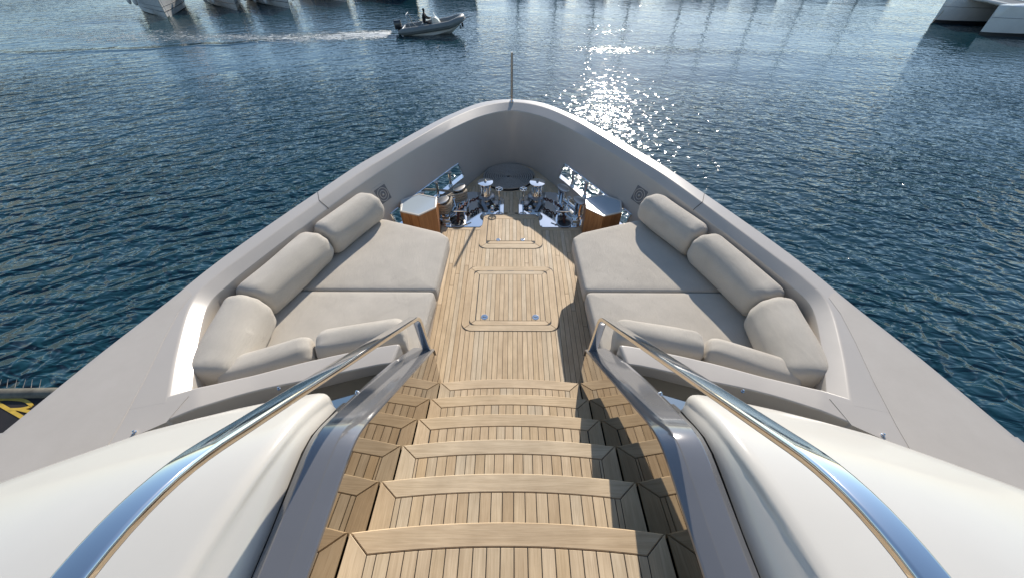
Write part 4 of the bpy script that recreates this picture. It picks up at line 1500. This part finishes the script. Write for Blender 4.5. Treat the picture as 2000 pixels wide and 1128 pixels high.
cons = put(MB().loft([[(.35, -.38, .46), (.35, -.38, 1.05), (.35, .38, 1.05), (.35, .38, .46)], [(.75, -.38, .46), (.62, -.36, 1.18), (.62, .36, 1.18), (.75, .38, .46)],
                      [(1.10, -.30, .46), (.85, -.28, .95), (.85, .28, .95), (1.10, .30, .46)]], close_u=True, caps=True), 'console', M_WHITE, rb, smooth=20, bevel=.03)
put(MB().loft([[(.60, -.33, 1.17), (.50, -.28, 1.42)], [(.66, -.15, 1.19), (.56, -.13, 1.46)], [(.66, .15, 1.19), (.56, .13, 1.46)], [(.60, .33, 1.17), (.50, .28, 1.42)]]), 'windscreen', M_TABLE, cons)
put(MB().tube([(.30 - .02 * math.sin(k * math.pi / 8), math.cos(k * math.pi / 8) * .17, 1.0 + math.sin(k * math.pi / 8) * .16) for k in range(16)], .015, 6, closed=True), 'steering_wheel', M_RUBBER, cons)
put(MB().box((-.55, -.36, .46), (-.05, .36, .80)), 'seat', M_RIBTUBE, rb, bevel=.04)
arch = bezier_path([(-1.35, -.72, .70), (-1.55, -.62, 1.55), (-1.55, .62, 1.55), (-1.35, .72, .70)], [.15, .15], 6)
put(MB().tube([tuple(p) for p in arch], .03, 8), 'arch', M_DSTEEL, rb)
for s in (-1, 1):
    put(MB().tube([(-.75, s * .70, .68), (-1.50, s * .63, 1.30)], .024, 7), 'arch_brace', M_DSTEEL, rb)
eng = put(MB().loft([[(x, y * w_, z) for x, y in rounded([(-.30, -.20), (.26, -.20), (.26, .20), (-.30, .20)], .10, 4)] for z, w_ in ((.62, .7), (.70, 1), (.95, 1.0), (1.12, .92), (1.20, .6))], close_u=True, caps=True), 'outboard_cowling', M_NAVY, rb, smooth=50)
eng.data.transform(Matrix.Translation((-2.42, 0, 0)))
put(MB().tube([(-2.42, 0, .66), (-2.48, 0, -.45)], [.13, .08], 8), 'outboard_leg', M_RUBBER, rb)
put(MB().box((-2.08, -.72, .05), (-1.98, .72, .72)), 'transom', M_HULLW, rb, bevel=.02)
for s in (-1, 1):
    for x in (-.9, -.1, .7):
        put(MB().tube([(x, s * .80, .79 + .02 * x), (x + .16, s * .80, .83 + .02 * x), (x + .32, s * .80, .79 + .02 * x)], .02, 6), 'grab_handle', M_RIBDK, rb)
put(MB().ball((2.72, -.22, .45), .11, 8, (.8, .8, 1.5)), 'bow_fender', M_RUBBER, rb)
put(MB().ball((2.55, -.45, .36), .10, 8, (.8, .8, 1.4)), 'bow_fender', M_RIBTUBE, rb)
RIB_LOC, RIB_RZ, RIB_P = (-5.65, 30.75, WZ - .08), rad(3), rad(-5)
RIB_S = .84
place(rb, RIB_LOC, RIB_RZ, RIB_P)
rb.scale = (RIB_S,) * 3

# the driver: one continuous skinned body, standing half seated at the wheel
J = {'pelvis': (-.30, 0, .86), 'spine': (-.29, 0, 1.08), 'chest': (-.24, 0, 1.30), 'neck': (-.20, 0, 1.47), 'headlo': (-.185, 0, 1.56), 'headmid': (-.175, 0, 1.65), 'headtop': (-.18, 0, 1.745),
     'shl': (-.23, .19, 1.40), 'ell': (-.10, .27, 1.17), 'wrl': (.14, .19, 1.09), 'hal': (.24, .16, 1.09),
     'shr': (-.23, -.19, 1.40), 'elr': (-.10, -.27, 1.17), 'wrr': (.14, -.19, 1.09), 'har': (.24, -.16, 1.09),
     'hpl': (-.28, .11, .82), 'knl': (.12, .14, .80), 'anl': (.10, .14, .53), 'tol': (.26, .15, .495),
     'hpr': (-.28, -.11, .82), 'knr': (.12, -.14, .80), 'anr': (.10, -.14, .53), 'tor': (.26, -.15, .495)}
RA = {'pelvis': .175, 'spine': .175, 'chest': .20, 'neck': .062, 'headlo': .075, 'headmid': .098, 'headtop': .07, 'shl': .095, 'shr': .095, 'ell': .068, 'elr': .068, 'wrl': .038, 'wrr': .038,
      'hal': .034, 'har': .034, 'hpl': .105, 'hpr': .105, 'knl': .072, 'knr': .072, 'anl': .05, 'anr': .05, 'tol': .04, 'tor': .04}
E_ = [('pelvis', 'spine'), ('spine', 'chest'), ('chest', 'neck'), ('neck', 'headlo'), ('headlo', 'headmid'), ('headmid', 'headtop'), ('chest', 'shl'), ('shl', 'ell'), ('ell', 'wrl'), ('wrl', 'hal'),
      ('chest', 'shr'), ('shr', 'elr'), ('elr', 'wrr'), ('wrr', 'har'), ('pelvis', 'hpl'), ('hpl', 'knl'), ('knl', 'anl'), ('anl', 'tol'), ('pelvis', 'hpr'), ('hpr', 'knr'), ('knr', 'anr'), ('anr', 'tor')]
nm = list(J)
me = bpy.data.meshes.new('person')
me.from_pydata([J[k] for k in nm], [(nm.index(a), nm.index(b)) for a, b in E_], [])
pr = bpy.data.objects.new('person', me)
C.objects.link(pr)
sk = pr.modifiers.new('skin', 'SKIN')
for i, k in enumerate(nm):
    v = me.skin_vertices[0].data[i]
    v.radius = (RA[k], RA[k])
    v.use_root = (k == 'pelvis')
su = pr.modifiers.new('sub', 'SUBSURF')
su.levels = su.render_levels = 2
me.materials.append(M_CLOTH.m)
MB().ball((-.168, 0, 1.635), .086, 12, (.93, .80, 1.18)).build('face', M_SKIN, pr)
hb = MB().ball((-.188, 0, 1.675), .100, 12, (1.0, .90, 1.02)).build('hair', M_CLOTH, pr)
for s in (-1, 1):
    hd = MB()
    for j in range(4):
        y0 = s * (.155 + .018 * (j - 1.5))
        hd.tube([(.235, y0, 1.105 - .004 * j), (.275, y0, 1.100), (.300, y0, 1.075), (.285, y0, 1.050)], [.0115, .0105, .0095, .008], 6)
    hd.tube([(.225, s * .12, 1.10), (.255, s * .105, 1.085), (.282, s * .108, 1.07)], [.013, .011, .009], 6)
    hd.ball((.225, s * .155, 1.098), .043, 8, (1, .95, .5))
    hd.build('hand', M_SKIN, pr)
tag(pr, 'person in dark jacket and dark hair sitting at the wheel of the inflatable', 'person')
place(pr, RIB_LOC, RIB_RZ, RIB_P)
pr.scale = (RIB_S,) * 3

# ------------------------------------------------------------------ black tender at the left edge
td = empty('moored_tender', (-8.9, 2.75, WZ), 'black covered tender with weathered grey rim and yellow lettering, lower left edge', 'tender')
rim = bezier_path([(-10.4, 3.00, -2.47), (-7.10, 3.08, -2.45), (-6.95, 2.7, -2.45), (-6.95, .6, -2.5), (-10.4, .5, -2.5)], [.22, .3, .3], 8)
MB().tube([tuple(p) for p in rim], .085, 12).build('rim_tube', M_WEATHER, td, smooth=60)
MB().prism(rounded([(-10.4, .5), (-6.95, .5), (-6.95, 3.02), (-10.4, 3.02)], .25), -3.1, -2.46).build('body', M_BLACKCV, td, smooth=0, bevel=.02)
for i in range(8):
    x = -8.45 + i * .13
    MB().tube([(x, 3.15, -2.42), (x - .035 + .012 * (i % 3), 3.27, -2.36)], [.005, .002], 5).build('lashing', M_ROPE, td)


def stroke(pts, w, dz=0.0):
    P = [Vector(p) for p in pts]
    L_, R2 = [], []
    for i, p in enumerate(P):
        t = (P[min(i + 1, len(P) - 1)] - P[max(i - 1, 0)]).normalized()
        n_ = Vector((-t.y, t.x)) * w / 2
        L_.append(p + n_)
        R2.append(p - n_)
    mb = MB()
    n = len(P)
    z0, z1 = -2.462, -2.452 + dz
    vs = [(q.x, q.y, z) for z in (z0, z1) for q in L_ + R2]
    fs = []
    for k, z in ((0, 0), (2 * n, 1)):
        fs += [(k + i, k + i + 1, k + n + i + 1, k + n + i) for i in range(n - 1)]
    fs += [(i, i + 1, 2 * n + i + 1, 2 * n + i) for i in range(n - 1)] + [(n + i, n + i + 1, 3 * n + i + 1, 3 * n + i) for i in range(n - 1)]
    fs += [(0, n, 3 * n, 2 * n), (n - 1, 2 * n - 1, 4 * n - 1, 3 * n - 1)]
    return mb.add(vs, fs)


# the visible yellow letter R, stem running towards the yacht
mb = stroke([(-8.12, 2.945), (-7.30, 2.63)], .05)
bowl = bezier_path([(-8.10, 2.945, 0), (-7.92, 2.975, 0), (-7.62, 2.955, 0), (-7.40, 2.85, 0), (-7.56, 2.80, 0), (-7.72, 2.795, 0)], [.1, .1, .08, .05], 5)
b2 = stroke([(q.x, q.y) for q in bowl], .045, .002)
b3 = stroke([(-7.58, 2.80), (-7.25, 2.735)], .045, .004)
for q in (b2, b3):
    mb.add(q.v, q.f)
mb.build('lettering', M_YELLOW, td, smooth=0)
MB().box((-8.30, 2.58, -2.46), (-7.86, 2.66, -2.43)).build('cleat', M_HULLW, td, bevel=.01)
